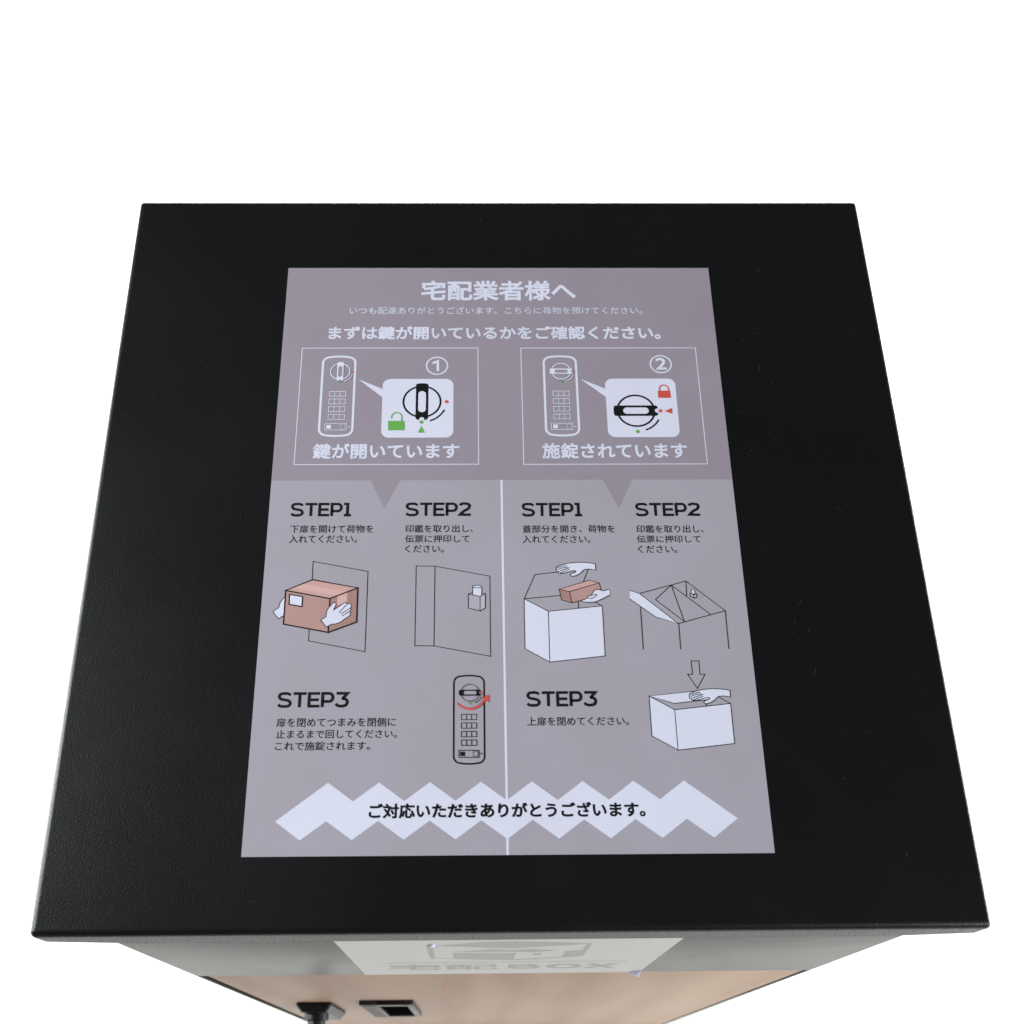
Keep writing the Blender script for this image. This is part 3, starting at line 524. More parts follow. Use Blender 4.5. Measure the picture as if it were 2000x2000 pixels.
  ('s','ink',0.47,0,'-134.43,-49.04 -135.81,-50.7 -137.21,-53.33 -137.78,-56.54 -141.18,-59.15 -137.55,-63.99 -134.23,-61.7'),
  ('f','boxfront',0,1,'-134.26,-44.82 -106.96,-50.55 -106.92,-73.35 -134.2,-67.66'),
  ('f','boxtop',0,1,'-134.26,-44.82 -118.16,-37.47 -90.17,-43.25 -106.96,-50.55'),
  ('f','boxside',0,1,'-106.96,-50.55 -90.17,-43.25 -89.99,-66.45 -106.92,-73.35'),
  ('f','tape',0,1,'-130.16,-42.96 -124.52,-40.32 -96.47,-45.98 -102.5,-48.61'),
  ('f','tape',0,1,'-102.5,-48.61 -96.47,-45.98 -96.45,-52.85 -102.46,-55.45'),
  ('s','ink',0.85,1,'-134.26,-44.82 -106.96,-50.55 -106.92,-73.35 -134.2,-67.66'),
  ('s','ink',0.85,1,'-134.26,-44.82 -118.16,-37.47 -90.17,-43.25 -106.96,-50.55'),
  ('s','ink',0.85,1,'-106.96,-50.55 -90.17,-43.25 -89.99,-66.45 -106.92,-73.35'),
  ('f','white',0,1,'-131.81,-47.59 -123.66,-49.1 -123.71,-55.93 -131.56,-54.34'),
  ('s','ink',0.77,1,'-131.81,-47.59 -123.66,-49.1 -123.71,-55.93 -131.56,-54.34'),
  ('f','white',0,1,'-111.74,-65.09 -108.64,-62.79 -108.63,-62.44 -108.63,-61.96 -108.63,-61.4 -108.6,-60.78 -108.55,-60.17 -108.45,-59.6 -108.29,-59.05 -108.09,-58.47 -107.86,-57.9 -107.61,-57.35 -107.36,-56.84 -107.12,-56.4 -106.89,-56.05 -106.64,-55.75 -106.39,-55.51 -106.15,-55.29 -105.92,-55.08 -105.71,-54.85 -105.54,-54.61 -105.38,-54.37 -105.25,-54.14 -105.11,-53.93 -104.97,-53.74 -104.81,-53.59 -104.62,-53.47 -104.41,-53.37 -104.18,-53.29 -103.97,-53.25 -103.77,-53.25 -103.6,-53.3 -103.45,-53.4 -103.31,-53.55 -103.19,-53.73 -103.09,-53.95 -103.03,-54.2 -103.02,-54.48 -103.07,-54.79 -103.18,-55.15 -103.33,-55.55 -103.49,-55.95 -103.65,-56.34 -103.79,-56.71 -103.92,-57.07 -104.06,-57.45 -104.19,-57.82 -104.31,-58.16 -104.41,-58.44 -104.49,-58.65 -103.15,-57.49 -102.82,-57.23 -102.36,-56.87 -101.82,-56.44 -101.24,-55.98 -100.69,-55.55 -100.2,-55.17 -99.77,-54.84 -99.35,-54.52 -98.95,-54.21 -98.57,-53.93 -98.22,-53.7 -97.91,-53.53 -97.64,-53.41 -97.4,-53.34 -97.19,-53.32 -97,-53.33 -96.84,-53.37 -96.69,-53.43 -96.58,-53.54 -96.53,-53.69 -96.49,-53.88 -96.44,-54.06 -96.36,-54.22 -96.22,-54.31 -95.99,-54.33 -95.7,-54.29 -95.37,-54.21 -95.04,-54.14 -94.73,-54.1 -94.48,-54.13 -94.28,-54.22 -94.1,-54.35 -93.94,-54.51 -93.81,-54.69 -93.72,-54.9 -93.65,-55.11 -93.64,-55.34 -93.69,-55.61 -93.76,-55.89 -93.84,-56.17 -93.91,-56.44 -93.94,-56.66 -93.93,-56.84 -93.88,-56.99 -93.82,-57.12 -93.76,-57.24 -93.73,-57.38 -93.73,-57.54 -93.79,-57.72 -93.89,-57.91 -94.01,-58.11 -94.14,-58.32 -94.24,-58.55 -94.29,-58.8 -94.29,-59.08 -94.25,-59.38 -94.18,-59.71 -94.11,-60.03 -94.06,-60.35 -94.04,-60.64 -94.05,-60.9 -94.04,-61.13 -94.06,-61.36 -94.11,-61.59 -94.23,-61.82 -94.42,-62.09 -94.71,-62.38 -95.1,-62.68 -95.54,-62.99 -96.01,-63.31 -96.49,-63.65 -96.95,-64.01 -97.39,-64.39 -97.84,-64.81 -98.3,-65.25 -98.76,-65.67 -99.23,-66.06 -99.71,-66.4 -100.19,-66.68 -100.68,-66.92 -101.18,-67.14 -101.68,-67.32 -102.19,-67.49 -102.69,-67.63 -103.19,-67.74 -103.71,-67.79 -104.23,-67.83 -104.74,-67.87 -105.23,-67.95 -105.7,-68.1 -106.15,-68.34 -106.61,-68.67 -107.05,-69.03 -107.45,-69.39 -107.79,-69.69 -108.03,-69.91'),
  ('s','ink',0.47,1,'-111.74,-65.09 -108.64,-62.79 -108.63,-62.44 -108.63,-61.96 -108.63,-61.4 -108.6,-60.78 -108.55,-60.17 -108.45,-59.6 -108.29,-59.05 -108.09,-58.47 -107.86,-57.9 -107.61,-57.35 -107.36,-56.84 -107.12,-56.4 -106.89,-56.05 -106.64,-55.75 -106.39,-55.51 -106.15,-55.29 -105.92,-55.08 -105.71,-54.85 -105.54,-54.61 -105.38,-54.37 -105.25,-54.14 -105.11,-53.93 -104.97,-53.74 -104.81,-53.59 -104.62,-53.47 -104.41,-53.37 -104.18,-53.29 -103.97,-53.25 -103.77,-53.25 -103.6,-53.3 -103.45,-53.4 -103.31,-53.55 -103.19,-53.73 -103.09,-53.95 -103.03,-54.2 -103.02,-54.48 -103.07,-54.79 -103.18,-55.15 -103.33,-55.55 -103.49,-55.95 -103.65,-56.34 -103.79,-56.71 -103.92,-57.07 -104.06,-57.45 -104.19,-57.82 -104.31,-58.16 -104.41,-58.44 -104.49,-58.65 -103.15,-57.49 -102.82,-57.23 -102.36,-56.87 -101.82,-56.44 -101.24,-55.98 -100.69,-55.55 -100.2,-55.17 -99.77,-54.84 -99.35,-54.52 -98.95,-54.21 -98.57,-53.93 -98.22,-53.7 -97.91,-53.53 -97.64,-53.41 -97.4,-53.34 -97.19,-53.32 -97,-53.33 -96.84,-53.37 -96.69,-53.43 -96.58,-53.54 -96.53,-53.69 -96.49,-53.88 -96.44,-54.06 -96.36,-54.22 -96.22,-54.31 -95.99,-54.33 -95.7,-54.29 -95.37,-54.21 -95.04,-54.14 -94.73,-54.1 -94.48,-54.13 -94.28,-54.22 -94.1,-54.35 -93.94,-54.51 -93.81,-54.69 -93.72,-54.9 -93.65,-55.11 -93.64,-55.34 -93.69,-55.61 -93.76,-55.89 -93.84,-56.17 -93.91,-56.44 -93.94,-56.66 -93.93,-56.84 -93.88,-56.99 -93.82,-57.12 -93.76,-57.24 -93.73,-57.38 -93.73,-57.54 -93.79,-57.72 -93.89,-57.91 -94.01,-58.11 -94.14,-58.32 -94.24,-58.55 -94.29,-58.8 -94.29,-59.08 -94.25,-59.38 -94.18,-59.71 -94.11,-60.03 -94.06,-60.35 -94.04,-60.64 -94.05,-60.9 -94.04,-61.13 -94.06,-61.36 -94.11,-61.59 -94.23,-61.82 -94.42,-62.09 -94.71,-62.38 -95.1,-62.68 -95.54,-62.99 -96.01,-63.31 -96.49,-63.65 -96.95,-64.01 -97.39,-64.39 -97.84,-64.81 -98.3,-65.25 -98.76,-65.67 -99.23,-66.06 -99.71,-66.4 -100.19,-66.68 -100.68,-66.92 -101.18,-67.14 -101.68,-67.32 -102.19,-67.49 -102.69,-67.63 -103.19,-67.74 -103.71,-67.79 -104.23,-67.83 -104.74,-67.87 -105.23,-67.95 -105.7,-68.1 -106.15,-68.34 -106.61,-68.67 -107.05,-69.03 -107.45,-69.39 -107.79,-69.69 -108.03,-69.91'),
  ('s','ink',0.47,0,'-101.11,-60.12 -96.21,-54.51'),
  ('s','ink',0.47,0,'-99.94,-61.19 -93.93,-56.86'),
  ('s','ink',0.47,0,'-98.93,-62.45 -94.36,-59.28'),
 ],
 'stamp_on_door_drawing': [
  ('s','ink',0.47,1,'-54.52,-28.15 -42.88,-28.31 -8.88,-35.48 -8.91,-89.66 -42.95,-82.61 -54.48,-82.45'),
  ('s','ink',0.47,0,'-42.88,-28.31 -42.95,-82.61'),
  ('f','grey',0,1,'-22.11,-47.81 -18.59,-46.06 -11.82,-47.66 -15,-49.52'),
  ('s','ink',0.47,1,'-22.11,-47.81 -18.59,-46.06 -11.82,-47.66 -15,-49.52'),
  ('f','white',0,1,'-19.46,-42.69 -19.48,-48.51 -17.55,-48.92 -14.03,-49.42 -13.99,-42.72'),
  ('s','ink',0.47,0,'-19.46,-42.69 -19.48,-48.51'),
  ('s','ink',0.47,0,'-14.03,-49.23 -13.99,-42.72'),
  ('f','white',0,1,'-13.99,-42.72 -14.12,-42.99 -14.51,-43.24 -15.12,-43.43 -15.88,-43.55 -16.73,-43.59 -17.57,-43.55 -18.33,-43.42 -18.94,-43.22 -19.32,-42.97 -19.46,-42.69 -19.32,-42.42 -18.93,-42.17 -18.33,-41.97 -17.56,-41.85 -16.72,-41.81 -15.87,-41.86 -15.11,-41.99 -14.5,-42.19 -14.12,-42.44'),
  ('s','ink',0.47,1,'-13.99,-42.72 -14.12,-42.99 -14.51,-43.24 -15.12,-43.43 -15.88,-43.55 -16.73,-43.59 -17.57,-43.55 -18.33,-43.42 -18.94,-43.22 -19.32,-42.97 -19.46,-42.69 -19.32,-42.42 -18.93,-42.17 -18.33,-41.97 -17.56,-41.85 -16.72,-41.81 -15.87,-41.86 -15.11,-41.99 -14.5,-42.19 -14.12,-42.44'),
  ('f','pale',0,1,'-22.11,-47.81 -15,-49.52 -15.06,-59.29 -22.14,-57.5'),
  ('f','palelight',0,1,'-15,-49.52 -11.82,-47.66 -11.9,-57.46 -15.06,-59.29'),
  ('s','ink',0.47,1,'-22.11,-47.81 -15,-49.52 -15.06,-59.29 -22.14,-57.5'),
  ('s','ink',0.47,1,'-15,-49.52 -11.82,-47.66 -11.9,-57.46 -15.06,-59.29'),
 ],
 'open_lid_drawing': [
  ('s','ink',0.47,0,'12.04,-51.22 19.07,-34.5 52.57,-30.44 45.51,-47.94'),
  ('s','ink',0.47,0,'12.04,-51.22 45.51,-47.94 59.73,-56.35'),
  ('s','ink',0.47,0,'45.46,-49.12 45.09,-57.93'),
  ('f','white',0,1,'12.04,-51.22 26.63,-59.88 26.44,-93.6 11.89,-84.79'),
  ('f','white',0,1,'26.63,-59.88 59.73,-56.35 59.77,-89.76 26.44,-93.6'),
  ('s','ink',0.47,1,'12.04,-51.22 26.63,-59.88 26.44,-93.6 11.89,-84.79'),
  ('s','ink',0.47,1,'26.63,-59.88 59.73,-56.35 59.77,-89.76 26.44,-93.6'),
  ('f','boxtop',0,1,'33.8,-44.82 52.64,-38.55 58.67,-40.47 40.19,-46.43'),
  ('s','ink',0.47,1,'33.8,-44.82 52.64,-38.55 58.67,-40.47 40.19,-46.43'),
  ('f','boxside',0,1,'33.8,-44.82 40.19,-46.43 41.21,-54.1 35.04,-52.21'),
  ('s','ink',0.47,1,'33.8,-44.82 40.19,-46.43 41.21,-54.1 35.04,-52.21'),
  ('f','boxfront',0,1,'40.19,-46.43 58.67,-40.47 59.56,-45.73 55.36,-50.35 41.21,-54.1'),
  ('s','ink',0.47,1,'40.19,-46.43 58.67,-40.47 59.56,-45.73 55.36,-50.35 41.21,-54.1'),
  ('f','white',0,1,'56.91,-27.23 56.39,-27.12 55.64,-26.95 54.76,-26.77 53.81,-26.61 52.82,-26.48 51.73,-26.36 50.57,-26.25 49.37,-26.19 48.09,-26.16 46.74,-26.15 45.37,-26.19 44,-26.27 42.62,-26.4 41.2,-26.59 39.84,-26.81 38.62,-27.05 37.56,-27.32 36.63,-27.62 35.79,-27.94 35.01,-28.25 34.25,-28.55 33.55,-28.86 32.96,-29.16 32.56,-29.44 32.42,-29.71 32.5,-29.97 32.64,-30.21 32.7,-30.45 32.64,-30.68 32.54,-30.9 32.44,-31.12 32.4,-31.36 32.45,-31.64 32.54,-31.95 32.67,-32.24 32.81,-32.46 32.99,-32.58 33.21,-32.64 33.43,-32.68 33.6,-32.77 33.69,-32.92 33.73,-33.12 33.79,-33.31 33.93,-33.47 34.15,-33.59 34.42,-33.7 34.77,-33.77 35.26,-33.78 35.9,-33.7 36.68,-33.57 37.53,-33.39 38.39,-33.19 39.28,-32.93 40.23,-32.61 41.16,-32.31 41.99,-32.1 42.76,-31.98 43.49,-31.91 44.1,-31.92 44.48,-32.01 44.6,-32.24 44.51,-32.57 44.28,-32.93 43.99,-33.21 43.6,-33.4 43.08,-33.53 42.54,-33.65 42.1,-33.81 41.75,-34.01 41.45,-34.24 41.22,-34.47 41.09,-34.7 41.06,-34.95 41.12,-35.2 41.27,-35.44 41.5,-35.61 41.8,-35.72 42.19,-35.78 42.66,-35.79 43.18,-35.71 43.8,-35.54 44.51,-35.28 45.23,-34.97 45.89,-34.63 46.47,-34.24 47.02,-33.81 47.53,-33.36 48.01,-32.93 48.4,-32.5 48.73,-32.06 49.1,-31.65 49.59,-31.33 50.24,-31.1 51,-30.94 51.83,-30.85 52.73,-30.84 53.79,-30.95 55,-31.17 56.11,-31.41 56.88,-31.56'),
  ('s','ink',0.47,1,'56.91,-27.23 56.39,-27.12 55.64,-26.95 54.76,-26.77 53.81,-26.61 52.82,-26.48 51.73,-26.36 50.57,-26.25 49.37,-26.19 48.09,-26.16 46.74,-26.15 45.37,-26.19 44,-26.27 42.62,-26.4 41.2,-26.59 39.84,-26.81 38.62,-27.05 37.56,-27.32 36.63,-27.62 35.79,-27.94 35.01,-28.25 34.25,-28.55 33.55,-28.86 32.96,-29.16 32.56,-29.44 32.42,-29.71 32.5,-29.97 32.64,-30.21 32.7,-30.45 32.64,-30.68 32.54,-30.9 32.44,-31.12 32.4,-31.36 32.45,-31.64 32.54,-31.95 32.67,-32.24 32.81,-32.46 32.99,-32.58 33.21,-32.64 33.43,-32.68 33.6,-32.77 33.69,-32.92 33.73,-33.12 33.79,-33.31 33.93,-33.47 34.15,-33.59 34.42,-33.7 34.77,-33.77 35.26,-33.78 35.9,-33.7 36.68,-33.57 37.53,-33.39 38.39,-33.19 39.28,-32.93 40.23,-32.61 41.16,-32.31 41.99,-32.1 42.76,-31.98 43.49,-31.91 44.1,-31.92 44.48,-32.01 44.6,-32.24 44.51,-32.57 44.28,-32.93 43.99,-33.21 43.6,-33.4 43.08,-33.53 42.54,-33.65 42.1,-33.81 41.75,-34.01 41.45,-34.24 41.22,-34.47 41.09,-34.7 41.06,-34.95 41.12,-35.2 41.27,-35.44 41.5,-35.61 41.8,-35.72 42.19,-35.78 42.66,-35.79 43.18,-35.71 43.8,-35.54 44.51,-35.28 45.23,-34.97 45.89,-34.63 46.47,-34.24 47.02,-33.81 47.53,-33.36 48.01,-32.93 48.4,-32.5 48.73,-32.06 49.1,-31.65 49.59,-31.33 50.24,-31.1 51,-30.94 51.83,-30.85 52.73,-30.84 53.79,-30.95 55,-31.17 56.11,-31.41 56.88,-31.56'),
  ('s','ink',0.47,0,'33.17,-29.85 33.57,-29.72 34.15,-29.54 34.82,-29.33 35.53,-29.11 36.2,-28.91 36.77,-28.76 37.26,-28.65 37.73,-28.56 38.16,-28.49 38.55,-28.44 38.86,-28.4 39.1,-28.36'),
  ('s','ink',0.47,0,'33.12,-31.16 33.46,-31.02 33.93,-30.83 34.49,-30.6 35.09,-30.36 35.7,-30.14 36.28,-29.96 36.88,-29.82 37.53,-29.7 38.18,-29.6 38.8,-29.51 39.32,-29.43 39.69,-29.38'),
  ('s','ink',0.47,0,'33.61,-32.57 33.93,-32.41 34.37,-32.2 34.89,-31.96 35.47,-31.69 36.08,-31.42 36.68,-31.17 37.35,-30.93 38.11,-30.66 38.91,-30.39 39.65,-30.14 40.29,-29.93 40.74,-29.78'),
  ('s','ink',0.47,0,'34.64,-33.57 34.95,-33.42 35.38,-33.2 35.89,-32.95 36.44,-32.68 37.01,-32.42 37.54,-32.18 38.08,-31.96 38.69,-31.73 39.3,-31.5 39.87,-31.29 40.35,-31.12 40.7,-30.99'),
  ('f','white',0,1,'64.72,-44.97 63.96,-45.2 62.86,-45.56 61.68,-45.88 60.69,-46.03 59.97,-45.92 59.38,-45.63 58.84,-45.31 58.26,-45.13 57.62,-45.1 56.96,-45.15 56.32,-45.28 55.77,-45.52 55.31,-45.9 54.93,-46.42 54.58,-46.98 54.26,-47.49 53.99,-47.95 53.76,-48.41 53.52,-48.83 53.22,-49.16 52.77,-49.35 52.23,-49.44 51.71,-49.51 51.34,-49.64 51.21,-49.84 51.24,-50.08 51.26,-50.34 51.12,-50.62 50.75,-50.93 50.25,-51.27 49.69,-51.6 49.13,-51.89 48.46,-52.11 47.7,-52.29 47.09,-52.46 46.9,-52.66 47.23,-52.94 47.94,-53.27 48.89,-53.56 49.93,-53.76 51.11,-53.84 52.48,-53.86 53.89,-53.78 55.21,-53.59 56.37,-53.24 57.47,-52.78 58.56,-52.23 59.7,-51.65 61.05,-50.96 62.52,-50.16 63.85,-49.43 64.78,-48.92'),
  ('s','ink',0.47,0,'64.72,-44.97 63.96,-45.2 62.86,-45.56 61.68,-45.88 60.69,-46.03 59.97,-45.92 59.38,-45.63 58.84,-45.31 58.26,-45.13 57.62,-45.1 56.96,-45.15 56.32,-45.28 55.77,-45.52 55.31,-45.9 54.93,-46.42 54.58,-46.98 54.26,-47.49 53.99,-47.95 53.76,-48.41 53.52,-48.83 53.22,-49.16 52.77,-49.35 52.23,-49.44 51.71,-49.51 51.34,-49.64 51.21,-49.84 51.24,-50.08 51.26,-50.34 51.12,-50.62 50.75,-50.93 50.25,-51.27 49.69,-51.6 49.13,-51.89 48.46,-52.11 47.7,-52.29 47.09,-52.46 46.9,-52.66 47.23,-52.94 47.94,-53.27 48.89,-53.56 49.93,-53.76 51.11,-53.84 52.48,-53.86 53.89,-53.78 55.21,-53.59 56.37,-53.24 57.47,-52.78 58.56,-52.23 59.7,-51.65 61.05,-50.96 62.52,-50.16 63.85,-49.43 64.78,-48.92'),
  ('s','ink',0.47,0,'51.37,-50.92 51.61,-50.97 51.94,-51.06 52.33,-51.15 52.74,-51.23 53.17,-51.26 53.56,-51.22 53.95,-51.1 54.35,-50.92 54.76,-50.69 55.16,-50.44 55.52,-50.19 55.82,-49.96 56.1,-49.72 56.36,-49.45 56.58,-49.18 56.75,-48.93 56.85,-48.72 56.86,-48.58 56.75,-48.52 56.53,-48.52 56.24,-48.57 55.91,-48.64 55.57,-48.71 55.26,-48.77 54.94,-48.83 54.59,-48.9 54.23,-48.98 53.89,-49.05 53.6,-49.11 53.39,-49.16'),
 ],
 'stamp_in_lid_drawing': [
  ('f','white',0,1,'77.24,-45.62 83.11,-47.92 105.55,-68.51 92.06,-64 76.89,-51.53'),
  ('s','ink',0.47,0,'77.07,-45.62 83.11,-47.92 105.55,-68.51 92.06,-64 76.89,-51.53'),
  ('s','ink',0.47,1,'83.11,-47.92 112.43,-39.42 134.94,-59.94 105.55,-68.51'),
  ('s','ink',0.47,0,'103.16,-42.17 92.71,-52.1 109.31,-67.27'),
  ('s','ink',0.47,0,'103.16,-42.17 109.31,-67.27'),
  ('s','ink',0.47,0,'103.16,-42.17 125.75,-62.42'),
  ('s','ink',0.47,0,'112.43,-39.42 112.11,-49.93'),
  ('s','ink',0.47,0,'83.14,-57.14 83.04,-85.65'),
  ('s','ink',0.47,0,'105.72,-68.51 105.6,-85.59'),
  ('s','ink',0.47,0,'134.94,-59.94 134.75,-85.65'),
  ('f','pale',0,1,'114.4,-47.87 116.52,-48.97 116.42,-51.33 114.31,-50.04'),
  ('s','ink',0.47,1,'114.4,-47.87 116.52,-48.97 116.42,-51.33 114.31,-50.04'),
  ('f','pale',0,1,'116.52,-48.97 118.34,-48.38 118.24,-50.65 116.42,-51.33'),
  ('s','ink',0.47,1,'116.52,-48.97 118.34,-48.38 118.24,-50.65 116.42,-51.33'),
  ('f','white',0,1,'115.31,-45.5 117.34,-45.51 117.08,-48.67 115.26,-48.17'),
  ('s','ink',0.33,1,'115.31,-45.5 117.34,-45.51 117.08,-48.67 115.26,-48.17'),
 ],
 'closing_lid_drawing': [
  ('s','ink',0.47,1,'111.29,-93.32 115.91,-93.34 115.9,-102.04 118.85,-102.06 113.57,-111.13 108.46,-102 111.4,-102.02'),
  ('s','ink',0.47,0,'122.5,-114.62 132.31,-120.83'),
  ('f','white',0,1,'84.54,-115.86 120.92,-111.86 123.12,-117.85 98.95,-120.53'),
  ('s','ink',0.47,1,'84.54,-115.86 120.92,-111.86 123.12,-117.85 98.95,-120.53'),
  ('f','white',0,1,'84.54,-115.86 99,-124.61 99.06,-149.57 84.56,-140.8'),
  ('f','white',0,1,'99,-124.61 132.31,-120.83 132.24,-145.74 99.06,-149.57'),
  ('s','ink',0.47,1,'84.54,-115.86 99,-124.61 99.06,-149.57 84.56,-140.8'),
  ('s','ink',0.47,1,'99,-124.61 132.31,-120.83 132.24,-145.74 99.06,-149.57'),
  ('s','ink',0.47,0,'118.06,-120.45 117.8,-122.4'),
  ('f','white',0,1,'132.76,-112.52 132.24,-112.41 131.51,-112.25 130.64,-112.07 129.71,-111.92 128.73,-111.79 127.65,-111.66 126.51,-111.56 125.31,-111.5 124.04,-111.46 122.7,-111.46 121.34,-111.49 119.98,-111.56 118.59,-111.69 117.18,-111.87 115.81,-112.09 114.59,-112.32 113.53,-112.58 112.58,-112.87 111.73,-113.18 110.94,-113.48 110.18,-113.77 109.46,-114.07 108.87,-114.36 108.45,-114.64 108.31,-114.9 108.37,-115.14 108.5,-115.38 108.55,-115.62 108.48,-115.84 108.37,-116.05 108.26,-116.26 108.21,-116.49 108.24,-116.77 108.32,-117.07 108.43,-117.35 108.57,-117.57 108.74,-117.69 108.96,-117.74 109.17,-117.78 109.34,-117.87 109.42,-118.02 109.45,-118.21 109.5,-118.4 109.64,-118.55 109.85,-118.68 110.11,-118.78 110.46,-118.85 110.94,-118.85 111.58,-118.78 112.36,-118.65 113.21,-118.48 114.08,-118.29 114.98,-118.04 115.93,-117.73 116.87,-117.44 117.7,-117.24 118.48,-117.12 119.21,-117.06 119.81,-117.06 120.19,-117.15 120.3,-117.37 120.19,-117.7 119.95,-118.04 119.64,-118.32 119.24,-118.5 118.72,-118.63 118.18,-118.74 117.74,-118.89 117.38,-119.09 117.07,-119.31 116.83,-119.54 116.69,-119.76 116.65,-120 116.7,-120.25 116.84,-120.48 117.05,-120.64 117.35,-120.75 117.74,-120.82 118.2,-120.82 118.72,-120.75 119.34,-120.58 120.06,-120.33 120.79,-120.03 121.46,-119.7 122.06,-119.32 122.62,-118.91 123.15,-118.47 123.64,-118.05 124.06,-117.63 124.41,-117.2 124.79,-116.81 125.29,-116.5 125.95,-116.28 126.71,-116.12 127.55,-116.04 128.43,-116.03 129.49,-116.14 130.68,-116.35 131.77,-116.58 132.53,-116.74'),
  ('s','ink',0.47,1,'132.76,-112.52 132.24,-112.41 131.51,-112.25 130.64,-112.07 129.71,-111.92 128.73,-111.79 127.65,-111.66 126.51,-111.56 125.31,-111.5 124.04,-111.46 122.7,-111.46 121.34,-111.49 119.98,-111.56 118.59,-111.69 117.18,-111.87 115.81,-112.09 114.59,-112.32 113.53,-112.58 112.58,-112.87 111.73,-113.18 110.94,-113.48 110.18,-113.77 109.46,-114.07 108.87,-114.36 108.45,-114.64 108.31,-114.9 108.37,-115.14 108.5,-115.38 108.55,-115.62 108.48,-115.84 108.37,-116.05 108.26,-116.26 108.21,-116.49 108.24,-116.77 108.32,-117.07 108.43,-117.35 108.57,-117.57 108.74,-117.69 108.96,-117.74 109.17,-117.78 109.34,-117.87 109.42,-118.02 109.45,-118.21 109.5,-118.4 109.64,-118.55 109.85,-118.68 110.11,-118.78 110.46,-118.85 110.94,-118.85 111.58,-118.78 112.36,-118.65 113.21,-118.48 114.08,-118.29 114.98,-118.04 115.93,-117.73 116.87,-117.44 117.7,-117.24 118.48,-117.12 119.21,-117.06 119.81,-117.06 120.19,-117.15 120.3,-117.37 120.19,-117.7 119.95,-118.04 119.64,-118.32 119.24,-118.5 118.72,-118.63 118.18,-118.74 117.74,-118.89 117.38,-119.09 117.07,-119.31 116.83,-119.54 116.69,-119.76 116.65,-120 116.7,-120.25 116.84,-120.48 117.05,-120.64 117.35,-120.75 117.74,-120.82 118.2,-120.82 118.72,-120.75 119.34,-120.58 120.06,-120.33 120.79,-120.03 121.46,-119.7 122.06,-119.32 122.62,-118.91 123.15,-118.47 123.64,-118.05 124.06,-117.63 124.41,-117.2 124.79,-116.81 125.29,-116.5 125.95,-116.28 126.71,-116.12 127.55,-116.04 128.43,-116.03 129.49,-116.14 130.68,-116.35 131.77,-116.58 132.53,-116.74'),
  ('s','ink',0.47,0,'109.04,-115.03 109.45,-114.91 110.03,-114.73 110.71,-114.53 111.42,-114.32 112.1,-114.12 112.67,-113.98 113.16,-113.87 113.63,-113.79 114.07,-113.72 114.45,-113.67 114.77,-113.63 115.01,-113.6'),
  ('s','ink',0.47,0,'108.94,-116.3 109.28,-116.17 109.76,-115.98 110.32,-115.76 110.93,-115.53 111.55,-115.32 112.13,-115.15 112.73,-115.01 113.38,-114.89 114.04,-114.79 114.65,-114.71 115.17,-114.64 115.54,-114.58'),
  ('s','ink',0.47,0,'109.36,-117.67 109.68,-117.53 110.13,-117.32 110.66,-117.08 111.25,-116.82 111.86,-116.56 112.47,-116.32 113.15,-116.08 113.92,-115.83 114.72,-115.57 115.47,-115.33 116.12,-115.13 116.57,-114.98'),
  ('s','ink',0.47,0,'110.33,-118.65 110.65,-118.51 111.09,-118.3 111.61,-118.05 112.17,-117.79 112.74,-117.54 113.28,-117.31 113.83,-117.09 114.44,-116.86 115.06,-116.65 115.63,-116.44 116.12,-116.28 116.47,-116.15'),
 ],
 'step_heading_0': [
  ('s','ink',1.75,0,'-127.26,15.89 -127.48,16.02 -127.79,16.21 -128.16,16.42 -128.55,16.61 -128.92,16.74 -129.28,16.82 -129.65,16.86 -130.03,16.87 -130.42,16.86 -130.83,16.84 -131.27,16.81 -131.76,16.77 -132.25,16.71 -132.69,16.61 -133.05,16.46 -133.32,16.23 -133.55,15.94 -133.72,15.61 -133.82,15.27 -133.84,14.94 -133.78,14.61 -133.65,14.25 -133.44,13.9 -133.19,13.59 -132.89,13.33 -132.53,13.15 -132.1,13.03 -131.63,12.95 -131.14,12.86 -130.67,12.76 -130.18,12.65 -129.66,12.55 -129.15,12.44 -128.68,12.29 -128.29,12.1 -127.96,11.84 -127.68,11.52 -127.46,11.18 -127.31,10.82 -127.26,10.49 -127.31,10.14 -127.46,9.78 -127.68,9.43 -127.96,9.12 -128.29,8.87 -128.68,8.71 -129.15,8.61 -129.66,8.55 -130.18,8.52 -130.67,8.5 -131.14,8.48 -131.61,8.49 -132.07,8.52 -132.5,8.58 -132.89,8.69 -133.24,8.86 -133.56,9.09 -133.84,9.34 -134.07,9.57 -134.24,9.73'),
  ('s','ink',1.75,0,'-125.67,16.74 -118.14,16.74'),
  ('s','ink',1.75,0,'-121.9,16.74 -121.9,7.93'),
  ('s','ink',1.75,0,'-110.36,16.74 -116.47,16.74 -116.47,8.59 -110.36,8.59'),
  ('s','ink',1.75,0,'-116.47,12.67 -110.92,12.67'),
  ('s','ink',1.75,0,'-108.7,7.93 -108.7,16.74 -105.37,16.74 -104.97,16.74 -104.28,16.62 -103.66,16.24 -103.17,15.67 -102.86,14.94 -102.75,14.14 -102.86,13.33 -103.17,12.6 -103.66,12.03 -104.28,11.66 -104.97,11.53 -108.7,11.53'),
  ('s','ink',1.75,0,'-101.16,16.74 -98.78,16.74 -98.78,8.5'),
  ('s','ink',1.75,0,'-101,8.5 -96.56,8.5'),
 ],
 'step_heading_1': [
